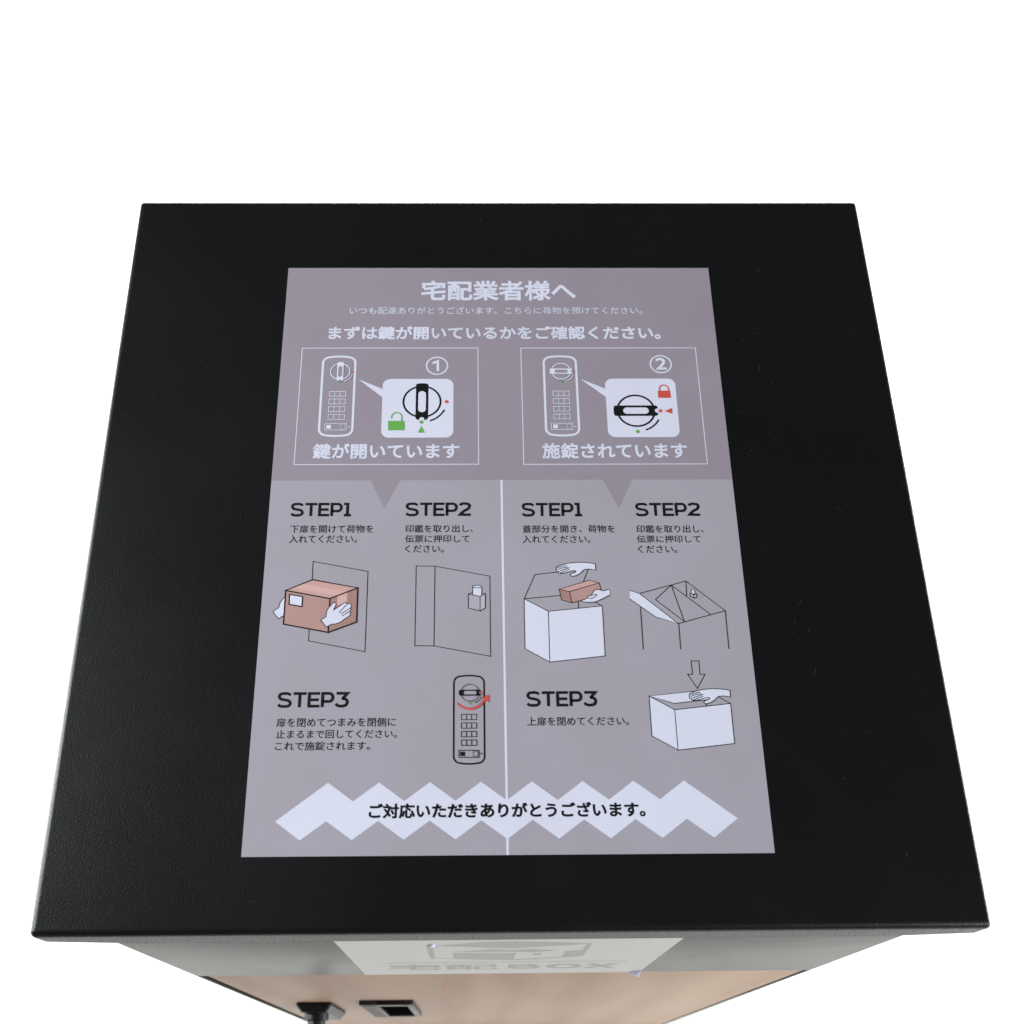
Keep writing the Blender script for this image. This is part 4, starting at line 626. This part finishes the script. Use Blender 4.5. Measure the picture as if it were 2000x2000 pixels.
  ('s','ink',1.75,0,'-54.38,15.83 -54.61,15.96 -54.92,16.15 -55.29,16.36 -55.69,16.55 -56.06,16.69 -56.43,16.76 -56.8,16.8 -57.18,16.81 -57.58,16.81 -57.99,16.78 -58.44,16.75 -58.93,16.72 -59.42,16.66 -59.87,16.56 -60.23,16.4 -60.51,16.17 -60.74,15.88 -60.9,15.55 -61,15.21 -61.03,14.88 -60.97,14.55 -60.83,14.19 -60.63,13.84 -60.37,13.53 -60.07,13.27 -59.7,13.09 -59.27,12.97 -58.8,12.88 -58.3,12.8 -57.83,12.7 -57.33,12.59 -56.81,12.49 -56.29,12.37 -55.82,12.23 -55.42,12.04 -55.09,11.77 -54.81,11.46 -54.58,11.11 -54.44,10.76 -54.38,10.42 -54.44,10.08 -54.58,9.72 -54.81,9.36 -55.09,9.05 -55.42,8.81 -55.82,8.64 -56.29,8.54 -56.81,8.48 -57.33,8.45 -57.83,8.43 -58.3,8.42 -58.78,8.42 -59.24,8.45 -59.68,8.52 -60.07,8.62 -60.42,8.79 -60.74,9.02 -61.02,9.28 -61.26,9.51 -61.43,9.66'),
  ('s','ink',1.75,0,'-52.78,16.69 -45.17,16.69'),
  ('s','ink',1.75,0,'-48.98,16.69 -48.98,7.86'),
  ('s','ink',1.75,0,'-37.33,16.69 -43.49,16.69 -43.49,8.52 -37.33,8.52'),
  ('s','ink',1.75,0,'-43.49,12.6 -37.89,12.6'),
  ('s','ink',1.75,0,'-35.64,7.86 -35.64,16.69 -32.28,16.69 -31.88,16.69 -31.19,16.56 -30.56,16.19 -30.07,15.61 -29.75,14.88 -29.64,14.08 -29.75,13.27 -30.07,12.54 -30.56,11.96 -31.19,11.59 -31.88,11.47 -35.64,11.47'),
  ('s','ink',1.75,0,'-27.4,15.45 -27.29,15.61 -27.14,15.83 -26.96,16.08 -26.73,16.32 -26.44,16.5 -26.07,16.62 -25.64,16.71 -25.16,16.77 -24.67,16.79 -24.19,16.78 -23.69,16.74 -23.15,16.67 -22.62,16.56 -22.15,16.41 -21.79,16.21 -21.56,15.94 -21.42,15.61 -21.35,15.24 -21.35,14.86 -21.39,14.5 -21.49,14.16 -21.65,13.8 -21.86,13.45 -22.12,13.11 -22.43,12.79 -22.81,12.51 -23.27,12.25 -23.75,12.01 -24.24,11.75 -24.67,11.47 -25.09,11.12 -25.5,10.73 -25.88,10.34 -26.2,10 -26.44,9.76 -27.32,8.71 -24.03,8.57 -20.59,8.57'),
 ],
 'step_heading_2': [
  ('s','ink',1.75,0,'19.39,15.36 19.16,15.49 18.85,15.68 18.48,15.89 18.09,16.08 17.72,16.22 17.36,16.29 16.99,16.33 16.61,16.34 16.21,16.33 15.81,16.31 15.36,16.28 14.87,16.25 14.38,16.19 13.94,16.09 13.58,15.93 13.3,15.7 13.07,15.41 12.91,15.08 12.81,14.74 12.78,14.41 12.84,14.08 12.98,13.72 13.18,13.37 13.44,13.05 13.74,12.8 14.1,12.62 14.53,12.5 15,12.41 15.49,12.33 15.97,12.23 16.46,12.11 16.97,12.01 17.49,11.9 17.96,11.76 18.35,11.56 18.68,11.3 18.96,10.98 19.19,10.64 19.33,10.28 19.39,9.94 19.33,9.6 19.19,9.24 18.96,8.89 18.68,8.57 18.35,8.33 17.96,8.17 17.49,8.06 16.97,8 16.46,7.97 15.97,7.95 15.5,7.94 15.02,7.94 14.56,7.97 14.13,8.04 13.74,8.14 13.39,8.31 13.07,8.55 12.79,8.8 12.56,9.03 12.39,9.18'),
  ('s','ink',1.75,0,'20.98,16.22 28.54,16.22'),
  ('s','ink',1.75,0,'24.76,16.22 24.76,7.38'),
  ('s','ink',1.75,0,'36.33,16.22 30.21,16.22 30.21,8.04 36.33,8.04'),
  ('s','ink',1.75,0,'30.21,12.13 35.77,12.13'),
  ('s','ink',1.75,0,'38,7.38 38,16.22 41.34,16.22 41.74,16.22 42.43,16.09 43.05,15.72 43.54,15.14 43.86,14.41 43.97,13.6 43.86,12.8 43.54,12.07 43.05,11.49 42.43,11.12 41.74,10.99 38,10.99'),
  ('s','ink',1.75,0,'45.56,16.22 47.95,16.22 47.95,7.95'),
  ('s','ink',1.75,0,'45.72,7.95 50.17,7.95'),
 ],
 'step_heading_3': [
  ('s','ink',1.75,0,'91.78,15.13 91.56,15.25 91.24,15.44 90.87,15.64 90.48,15.83 90.11,15.97 89.75,16.04 89.38,16.08 88.99,16.09 88.6,16.08 88.2,16.06 87.75,16.03 87.26,16 86.77,15.94 86.33,15.84 85.97,15.69 85.69,15.46 85.46,15.18 85.29,14.85 85.2,14.52 85.17,14.2 85.23,13.87 85.37,13.52 85.57,13.18 85.83,12.87 86.13,12.62 86.49,12.44 86.92,12.32 87.39,12.24 87.88,12.16 88.36,12.06 88.84,11.95 89.36,11.85 89.88,11.74 90.35,11.6 90.74,11.41 91.07,11.15 91.35,10.84 91.58,10.5 91.73,10.16 91.78,9.83 91.73,9.49 91.58,9.13 91.35,8.79 91.07,8.48 90.74,8.24 90.35,8.08 89.88,7.98 89.36,7.92 88.84,7.89 88.36,7.87 87.89,7.86 87.41,7.87 86.95,7.9 86.51,7.96 86.13,8.06 85.78,8.23 85.46,8.46 85.17,8.71 84.94,8.93 84.77,9.08'),
  ('s','ink',1.75,0,'93.37,15.97 100.93,15.97'),
  ('s','ink',1.75,0,'97.15,15.97 97.15,7.31'),
  ('s','ink',1.75,0,'108.74,15.97 102.61,15.97 102.61,7.96 108.74,7.96'),
  ('s','ink',1.75,0,'102.61,11.97 108.18,11.97'),
  ('s','ink',1.75,0,'110.41,7.31 110.41,15.97 113.75,15.97 114.15,15.97 114.84,15.84 115.46,15.48 115.95,14.91 116.27,14.2 116.38,13.41 116.27,12.62 115.95,11.9 115.46,11.34 114.84,10.97 114.15,10.85 110.41,10.85'),
  ('s','ink',1.75,0,'118.61,14.76 118.72,14.91 118.86,15.13 119.04,15.37 119.28,15.61 119.56,15.78 119.93,15.9 120.36,15.98 120.83,16.04 121.32,16.07 121.79,16.06 122.29,16.02 122.83,15.95 123.36,15.84 123.83,15.7 124.18,15.5 124.41,15.24 124.55,14.91 124.62,14.55 124.62,14.18 124.58,13.83 124.48,13.48 124.33,13.14 124.11,12.79 123.85,12.46 123.54,12.15 123.17,11.87 122.72,11.62 122.23,11.38 121.75,11.13 121.32,10.85 120.91,10.51 120.5,10.13 120.12,9.74 119.79,9.41 119.56,9.17 118.69,8.15 121.95,8.01 125.38,8.01'),
 ],
 'step_heading_4': [
  ('s','ink',1.75,0,'-126.93,-113.83 -127.16,-113.71 -127.47,-113.52 -127.85,-113.32 -128.24,-113.13 -128.62,-112.99 -128.98,-112.92 -129.36,-112.88 -129.74,-112.87 -130.14,-112.88 -130.55,-112.9 -131,-112.93 -131.49,-112.96 -131.99,-113.02 -132.43,-113.12 -132.8,-113.27 -133.08,-113.5 -133.31,-113.79 -133.47,-114.11 -133.57,-114.44 -133.6,-114.77 -133.54,-115.09 -133.4,-115.44 -133.2,-115.78 -132.94,-116.1 -132.64,-116.35 -132.27,-116.52 -131.84,-116.64 -131.36,-116.73 -130.87,-116.81 -130.39,-116.91 -129.89,-117.02 -129.37,-117.12 -128.85,-117.23 -128.37,-117.37 -127.98,-117.56 -127.65,-117.82 -127.36,-118.13 -127.14,-118.47 -126.99,-118.81 -126.93,-119.14 -126.99,-119.48 -127.14,-119.84 -127.36,-120.18 -127.65,-120.49 -127.98,-120.73 -128.37,-120.89 -128.85,-120.99 -129.37,-121.05 -129.89,-121.08 -130.39,-121.1 -130.86,-121.11 -131.34,-121.11 -131.81,-121.08 -132.24,-121.01 -132.64,-120.91 -132.99,-120.75 -133.31,-120.52 -133.6,-120.27 -133.83,-120.04 -134,-119.89'),
  ('s','ink',1.75,0,'-125.33,-112.99 -117.7,-112.99'),
  ('s','ink',1.75,0,'-121.51,-112.99 -121.51,-121.66'),
  ('s','ink',1.75,0,'-109.83,-112.99 -116.01,-112.99 -116.01,-121.01 -109.83,-121.01'),
  ('s','ink',1.75,0,'-116.01,-117 -110.39,-117'),
  ('s','ink',1.75,0,'-108.14,-121.66 -108.14,-112.99 -104.77,-112.99 -104.37,-112.99 -103.67,-113.12 -103.04,-113.48 -102.55,-114.05 -102.23,-114.77 -102.12,-115.56 -102.23,-116.35 -102.55,-117.06 -103.04,-117.63 -103.67,-117.99 -104.37,-118.12 -108.14,-118.12'),
  ('s','ink',1.75,0,'-100.03,-112.99 -93.6,-112.99 -96.5,-116.35 -96.5,-116.35 -96.22,-116.38 -95.82,-116.41 -95.37,-116.46 -94.93,-116.56 -94.57,-116.72 -94.27,-116.97 -93.99,-117.28 -93.76,-117.64 -93.6,-118.02 -93.52,-118.4 -93.55,-118.81 -93.66,-119.26 -93.85,-119.71 -94.1,-120.12 -94.41,-120.45 -94.81,-120.68 -95.3,-120.86 -95.85,-120.98 -96.39,-121.06 -96.9,-121.1 -97.37,-121.1 -97.83,-121.06 -98.28,-120.98 -98.7,-120.87 -99.07,-120.73 -99.39,-120.53 -99.67,-120.28 -99.92,-120.01 -100.12,-119.77 -100.27,-119.61'),
 ],
 'step_heading_5': [
  ('s','ink',1.75,0,'19.44,-114.1 19.22,-113.97 18.9,-113.79 18.53,-113.59 18.14,-113.4 17.76,-113.27 17.4,-113.19 17.02,-113.15 16.64,-113.14 16.25,-113.15 15.84,-113.17 15.39,-113.2 14.9,-113.23 14.4,-113.29 13.96,-113.39 13.6,-113.54 13.32,-113.77 13.09,-114.05 12.92,-114.37 12.82,-114.7 12.8,-115.02 12.86,-115.35 12.99,-115.7 13.2,-116.04 13.45,-116.35 13.76,-116.6 14.12,-116.77 14.55,-116.89 15.03,-116.97 15.52,-117.05 16,-117.15 16.49,-117.26 17.01,-117.36 17.53,-117.47 18,-117.61 18.4,-117.8 18.73,-118.06 19.01,-118.36 19.24,-118.7 19.39,-119.05 19.44,-119.38 19.39,-119.71 19.24,-120.06 19.01,-120.41 18.73,-120.71 18.4,-120.95 18,-121.11 17.53,-121.21 17.01,-121.27 16.49,-121.3 16,-121.32 15.53,-121.33 15.05,-121.33 14.58,-121.29 14.15,-121.23 13.76,-121.13 13.41,-120.97 13.08,-120.74 12.8,-120.49 12.57,-120.27 12.4,-120.12'),
  ('s','ink',1.75,0,'21.04,-113.27 28.64,-113.27'),
  ('s','ink',1.75,0,'24.84,-113.27 24.84,-121.87'),
  ('s','ink',1.75,0,'36.49,-113.27 30.33,-113.27 30.33,-121.23 36.49,-121.23'),
  ('s','ink',1.75,0,'30.33,-117.25 35.93,-117.25'),
  ('s','ink',1.75,0,'38.17,-121.87 38.17,-113.27 41.53,-113.27 41.93,-113.27 42.62,-113.39 43.25,-113.75 43.75,-114.32 44.06,-115.02 44.17,-115.81 44.06,-116.6 43.75,-117.31 43.25,-117.87 42.62,-118.23 41.93,-118.36 38.17,-118.36'),
  ('s','ink',1.75,0,'46.25,-113.27 52.66,-113.27 49.78,-116.6 49.78,-116.6 50.05,-116.63 50.45,-116.66 50.9,-116.71 51.34,-116.81 51.7,-116.97 51.99,-117.21 52.27,-117.52 52.5,-117.88 52.67,-118.26 52.74,-118.63 52.71,-119.04 52.6,-119.49 52.42,-119.94 52.17,-120.35 51.86,-120.67 51.46,-120.91 50.97,-121.08 50.42,-121.2 49.88,-121.28 49.38,-121.32 48.91,-121.32 48.44,-121.28 48,-121.2 47.58,-121.09 47.22,-120.95 46.89,-120.76 46.61,-120.5 46.36,-120.24 46.16,-120 46.01,-119.84'),
 ],
 'number_one': [
  ('s','white',1.75,0,'-46.15,127.2 -42.49,128.85 -42.41,120.68'),
 ],
}
TEXTS = [
 ('title', '宅配業者様へ', -54.05, 181.53, 53.01, 198.32, 'white', 0.027),
 ('greeting_line', 'いつも配達ありがとうございます。こちらに荷物を預けてください。', -103.87, 169.23, 99.04, 175.37, 'white', 0.004),
 ('instruction_line', 'まずは鍵が開いているかをご確認ください。', -117.14, 147.53, 110.06, 158.21, 'white', 0.029),
 ('caption', '鍵が開いています', -122.89, 51.01, -28.21, 62.29, 'white', 0.027),
 ('caption', '施錠されています', 26.58, 50.9, 120.74, 62.24, 'white', 0.027),
 ('step_text', '下扉を開けて荷物を', -134.04, -4.27, -82.0, 1.32, 'ink', 0.004),
 ('step_text', '入れてください。', -134.31, -11.56, -92.09, -5.9, 'ink', 0.004),
 ('step_text', '印鑑を取り出し、', -61.72, -4.23, -19.3, 1.27, 'ink', 0.004),
 ('step_text', '伝票に押印して', -61.75, -11.54, -21.4, -6.19, 'ink', 0.004),
 ('step_text', 'ください。', -61.61, -18.66, -37.53, -13.36, 'ink', 0.004),
 ('step_text', '蓋部分を開き、荷物を', 12.14, -4.76, 70.35, 0.75, 'ink', 0.004),
 ('step_text', '入れてください。', 11.98, -12.16, 54.6, -6.7, 'ink', 0.004),
 ('step_text', '印鑑を取り出し、', 84.21, -5.02, 126.59, 0.5, 'ink', 0.004),
 ('step_text', '伝票に押印して', 84.02, -12.24, 124.14, -6.98, 'ink', 0.004),
 ('step_text', 'ください。', 84.11, -19.48, 108.67, -14.16, 'ink', 0.004),
 ('step_text', '扉を閉めてつまみを閉側に', -134.22, -133.89, -64.75, -128.37, 'ink', 0.004),
 ('step_text', '止まるまで回してください。', -133.9, -141.03, -64.0, -135.83, 'ink', 0.004),
 ('step_text', 'これで施錠されます。', -134.0, -148.33, -79.3, -143.0, 'ink', 0.004),
 ('step_text', '上扉を閉めてください。', 12.12, -134.05, 71.57, -128.59, 'ink', 0.004),
 ('thanks_line', 'ご対応いただきありがとうございます。', -78.42, -188.78, 77.44, -180.46, 'ink', 0.034),
 ('number', '2', 105.58, 121.98, 112.33, 131.09, 'white', 0.02),
]

# ------------------------------------------------------------------ flat print, drawn as real ink sheets on the paper
def pts(s):
    return [tuple(float(v) for v in q.split(',')) for q in s.split()]
def ribbon(P, w, closed):
    # mitred ribbon along a polyline: list of quads
    n = len(P); h = w / 2
    P = [Vector(p) for p in P]
    L, Rr = [], []
    for i in range(n):
        a = P[i - 1] if (i > 0 or closed) else None
        b_ = P[(i + 1) % n] if (i < n - 1 or closed) else None
        d1 = (P[i] - a).normalized() if a is not None and (P[i] - a).length > 1e-6 else None
        d2 = (b_ - P[i]).normalized() if b_ is not None and (b_ - P[i]).length > 1e-6 else None
        d1 = d1 or d2; d2 = d2 or d1
        n1 = Vector((-d1.y, d1.x)); n2 = Vector((-d2.y, d2.x))
        m = (n1 + n2)
        m = m.normalized() if m.length > 1e-4 else n1
        k = h / max(0.45, m.dot(n1))
        L.append(P[i] + m * k); Rr.append(P[i] - m * k)
    q = []
    for i in range(n if closed else n - 1):
        j = (i + 1) % n
        q.append((L[i], L[j], Rr[j], Rr[i]))
    return q
def art_mesh(name, items, z0):
    verts, faces, mi, slots = [], [], [], []
    z = z0
    for kind, col, w, closed, s in items:
        if col not in slots:
            slots.append(col)
        si = slots.index(col)
        P = pts(s)
        z += 0.000008
        if kind == 'f':
            tris = tessellate_polygon([[Vector((x, y, 0)) for x, y in P]])
            o = len(verts)
            verts += [(x / 1000, y / 1000, z) for x, y in P]
            for t in tris:
                a, b_, c = (P[t[0]], P[t[1]], P[t[2]])
                cr = (b_[0] - a[0]) * (c[1] - a[1]) - (b_[1] - a[1]) * (c[0] - a[0])
                t = t if cr > 0 else (t[0], t[2], t[1])
                faces.append(tuple(o + i for i in t)); mi.append(si)
        else:
            for q in ribbon(P, w, closed):
                o = len(verts)
                verts += [(v.x / 1000, v.y / 1000, z) for v in q]
                faces.append((o + 3, o + 2, o + 1, o)); mi.append(si)
    me = bpy.data.meshes.new(name)
    me.from_pydata(verts, [], faces)
    for p, i in zip(me.polygons, mi):
        p.material_index = i
    return me, slots
def text_mesh(name, s, x0, y0, x1, y1, col, bold, z):
    cu = bpy.data.curves.new('txt', 'FONT')
    cu.body = s
    cu.offset = min(bold, 0.0)
    cu.resolution_u = 4
    o = bpy.data.objects.new('txt', cu)
    COL.objects.link(o)
    bpy.context.view_layer.update()
    me = bpy.data.meshes.new_from_object(o.evaluated_get(bpy.context.evaluated_depsgraph_get()))
    bpy.data.objects.remove(o); bpy.data.curves.remove(cu)
    xs = [v.co.x for v in me.vertices]; ys = [v.co.y for v in me.vertices]
    ax, bx_, ay, by_ = min(xs), max(xs), min(ys), max(ys)
    for v in me.vertices:
        v.co = Vector(((x0 + (v.co.x - ax) / (bx_ - ax) * (x1 - x0)) / 1000, (y0 + (v.co.y - ay) / (by_ - ay) * (y1 - y0)) / 1000, z))
    me.materials.clear()
    me.name = name
    if bold <= 0:
        return me
    # heavier weight: a band of ink along every outline of the letters
    bm = bmesh.new(); bm.from_mesh(me)
    bmesh.ops.remove_doubles(bm, verts=bm.verts, dist=1e-7)
    nxt = {}
    for e in bm.edges:
        if len(e.link_faces) == 1:
            for a, b_ in ((0, 1), (1, 0)):
                nxt.setdefault(e.verts[a].index, []).append(e.verts[b_].index)
    bm.verts.ensure_lookup_table()
    co = [v.co.copy() for v in bm.verts]
    V = [tuple(c) for c in co]; F = [tuple(v.index for v in f.verts) for f in bm.faces]
    bm.free(); bpy.data.meshes.remove(me)
    w = 2000 * bold * (x1 - x0) / (bx_ - ax) / 1000 * 1.0
    seen = set(); li = 0
    for s0 in list(nxt):
        if s0 in seen:
            continue
        loop = [s0]; seen.add(s0); cur = s0
        while True:
            c = [k for k in nxt[cur] if k not in seen]
            if not c:
                break
            cur = c[0]; seen.add(cur); loop.append(cur)
        if len(loop) < 3:
            continue
        li += 1
        zz = z + 0.000002 * (1 + li % 37)
        for qi, q in enumerate(ribbon([(co[k].x * 1000, co[k].y * 1000) for k in loop], w, True)):
            o = len(V)
            V += [(p.x / 1000, p.y / 1000, zz + 0.0000005 * (qi % 4)) for p in q]
            F.append((o + 3, o + 2, o + 1, o))
    me = bpy.data.meshes.new(name)
    me.from_pydata(V, [], F)
    return me

# the instruction poster lying on the lid
PX, PY, PR = -0.000442, 0.002833, -0.000939
poster = empty('instruction_poster', (PX, PY, 0.0), 'taupe and white printed instruction poster stuck flat on the black lid', 'poster')
poster.rotation_euler.z = PR
def pchild(o):
    o.parent = poster
    return o
HW, HH = 0.1485, 0.2103
ZT = 0.00028
bm = box_bm(-HW, HW, -HH, HH, 0.00002, ZT)
sheet = link('paper_sheet', tomesh(bm, 'paper_sheet'), poster, ['paper', 'white'])
for p in sheet.data.polygons:
    p.material_index = 0 if p.normal.z > 0.5 else 1
NAMES = {'header_band': 'header_band', 'divider_line': 'divider_line'}
for k, items in ART.items():
    nm = k.rstrip('0123456789').rstrip('_') if k[-1].isdigit() else k
    z0 = ZT + (0.00002 if nm == 'header_band' else 0.00004 if nm in ('divider_line',) else 0.00005 if nm == 'zigzag_banner' else 0.00007)
    groups = [items]
    if nm == 'frame_line':
        groups = [[it] for it in items]
    for g in groups:
        me, slots = art_mesh(nm, g, z0)
        o = link(nm, me, poster, slots)
for (nm, s, x0, y0, x1, y1, col, bold) in TEXTS:
    me = text_mesh(nm, s, x0, y0, x1, y1, col, bold, ZT + 0.00009)
    link(nm, me, poster, [col])

# the label on the front panel: drawn in mm (x, z), then stood upright
YL = YF + 0.0006 - 0.00025
st_ = empty('front_label', (0.0, YL, -0.116), 'white label with grey house emblem and lettering on the black front panel under the lid', 'label')
box('label_film', st_, 'label', -0.1001, 0.0993, YL, YF + 0.00055, -0.2030, -0.0290)
def on_front(name, me, mats, dy):
    me.transform(Matrix.Translation((0, YL - dy, 0)) @ Matrix.Rotation(math.radians(90), 4, 'X'))
    o = link(name, me, st_, mats)
    o.matrix_parent_inverse = Matrix.Translation(-st_.location)
    return o
LOGO = [('emblem', [
    '-49,-51 -45,-53 -45.6,-111 -34,-113 -34,-86.5 2,-90 5.5,-86 5,-125 -34,-116 -49,-112.5',
    '-44,-53 -15,-39 2,-36.5 21,-40 49,-48 49,-108 35,-113 36,-82 46,-78 46,-51 2,-67',
    '-33,-80.5 -8,-70.5 0,-75.5 13,-71 32,-78 15,-85.5 1,-82',
    '5,-125 5,-120.5 20,-115.5 35,-110.5 35,-114',
    '16.5,-90.5 21.5,-90.5 21.5,-99.5 16.5,-99.5']),
    ('rule_line', ['-83,-133.8 82,-133.0 82,-135.6 -83,-136.4'])]
for nm, ps in LOGO:
    me, _ = art_mesh(nm, [('f', 'x', 0, 1, p.replace(' ', ' ')) for p in ps], 0.0)
    on_front(nm, me, ['label_ink'], 0.00003)
me = text_mesh('lettering', '宅配', -79, -176, -5, -146, 'x', 0.02, 0.0)
on_front('lettering', me, ['label_ink'], 0.00003)
def stroke_word(items):
    return [('s', 'x', w, c, p) for w, c, p in items]
def arcs(cx, cy, rx, ry, a0, a1, n=20):
    return ' '.join('%.2f,%.2f' % (cx + rx * math.cos(math.radians(a0 + (a1 - a0) * i / n)), cy + ry * math.sin(math.radians(a0 + (a1 - a0) * i / n))) for i in range(n + (0 if abs(a1 - a0) >= 360 else 1)))
me, _ = art_mesh('lettering', stroke_word([
    (6.0, 0, '5.5,-171.5 5.5,-151 14,-151 ' + arcs(15, -156, 5.5, 5, 90, -90, 8) + ' 5.5,-161'),
    (6.0, 0, '5.5,-161.5 16,-161.5 ' + arcs(17, -166.5, 5.5, 5, 90, -90, 8) + ' 5.5,-171.5'),
    (6.5, 1, arcs(41, -161, 9.5, 10.5, 0, 360, 36)),
    (6.5, 0, '57.5,-174 75.5,-148'), (6.5, 0, '57.5,-148 75.5,-174')]), 0.0)
on_front('lettering', me, ['label_ink'], 0.00003)
# a lifted corner and a trapped air bubble
bm = bmesh.new()
a = bm.verts.new((0.0915, YL - 0.0001, -0.2029)); b_ = bm.verts.new((0.0993, YL - 0.0001, -0.192)); c = bm.verts.new((0.0990, YL - 0.0042, -0.2040))
d = bm.verts.new((0.0968, YL - 0.0025, -0.2000))
bm.faces.new((a, b_, d)); bm.faces.new((a, d, c)); bm.faces.new((d, b_, c))
o = link('lifted_corner', tomesh(bm, 'lifted_corner'), st_, ['fold'])
sm = o.modifiers.new('thickness', 'SOLIDIFY'); sm.thickness = 0.0002
o.matrix_parent_inverse = Matrix.Translation(-st_.location)
bm = bmesh.new()
bmesh.ops.create_uvsphere(bm, u_segments=20, v_segments=12, radius=0.0022)
for v in bm.verts:
    v.co = Vector((v.co.x - 0.0455, v.co.y * 0.65 + YL, v.co.z - 0.0500))
o = link('air_bubble', tomesh(bm, 'air_bubble'), st_, ['fold'], smooth=True)
o.matrix_parent_inverse = Matrix.Translation(-st_.location)

# ------------------------------------------------------------------ lint and dust lying on the lid
cu_v, cu_f = [], []
def thread(x, y, length, r=0.00006):
    a = random.random() * math.tau; px_, py_ = x, y; P = []
    k = 9
    for i in range(k):
        P.append(Vector((px_, py_, r + 0.0001)))
        a += random.uniform(-0.55, 0.55)
        px_ += math.cos(a) * length / k; py_ += math.sin(a) * length / k
    rows = []
    for i, p in enumerate(P):
        d = (P[min(i + 1, k - 1)] - P[max(i - 1, 0)]).normalized(); s = Vector((-d.y, d.x, 0))
        rows.append([len(cu_v) + q for q in range(4)])
        for q in range(4):
            t = math.tau * q / 4
            cu_v.append(tuple(p + s * math.cos(t) * r + Vector((0, 0, 1)) * math.sin(t) * r))
    for a_, b2 in zip(rows, rows[1:]):
        for q in range(4):
            cu_f.append((a_[q], a_[(q + 1) % 4], b2[(q + 1) % 4], b2[q]))
def clear_of_poster():
    while True:
        x, y = random.uniform(XL + .01, XR - .01), random.uniform(YF + .01, YB - .01)
        if not (-HW - .004 < x - PX < HW + .004 and -HH - .004 < y - PY < HH + .004):
            return x, y
for i in range(22):
    x, y = clear_of_poster()
    if i % 3: x = abs(x)if abs(x) > HW + .005 else x
    thread(x, y, random.uniform(0.002, 0.006), 0.000045)
for i in range(380):
    x, y = clear_of_poster()
    r = random.choice((.0001, .00012, .00015, .0002))
    o_ = len(cu_v)
    for dx, dy, dz in ((1, 0, 0), (0, 1, 0), (-1, 0, 0), (0, -1, 0), (0, 0, 1)):
        cu_v.append((x + dx * r, y + dy * r, 0.00003 + dz * r))
    for q in range(4):
        cu_f.append((o_ + q, o_ + (q + 1) % 4, o_ + 4))
me = bpy.data.meshes.new('dust')
me.from_pydata(cu_v, [], cu_f)
link('dust', me, None, ['dust'], kind='stuff', label='fine pale dust and lint scattered on the black lid', category='dust')
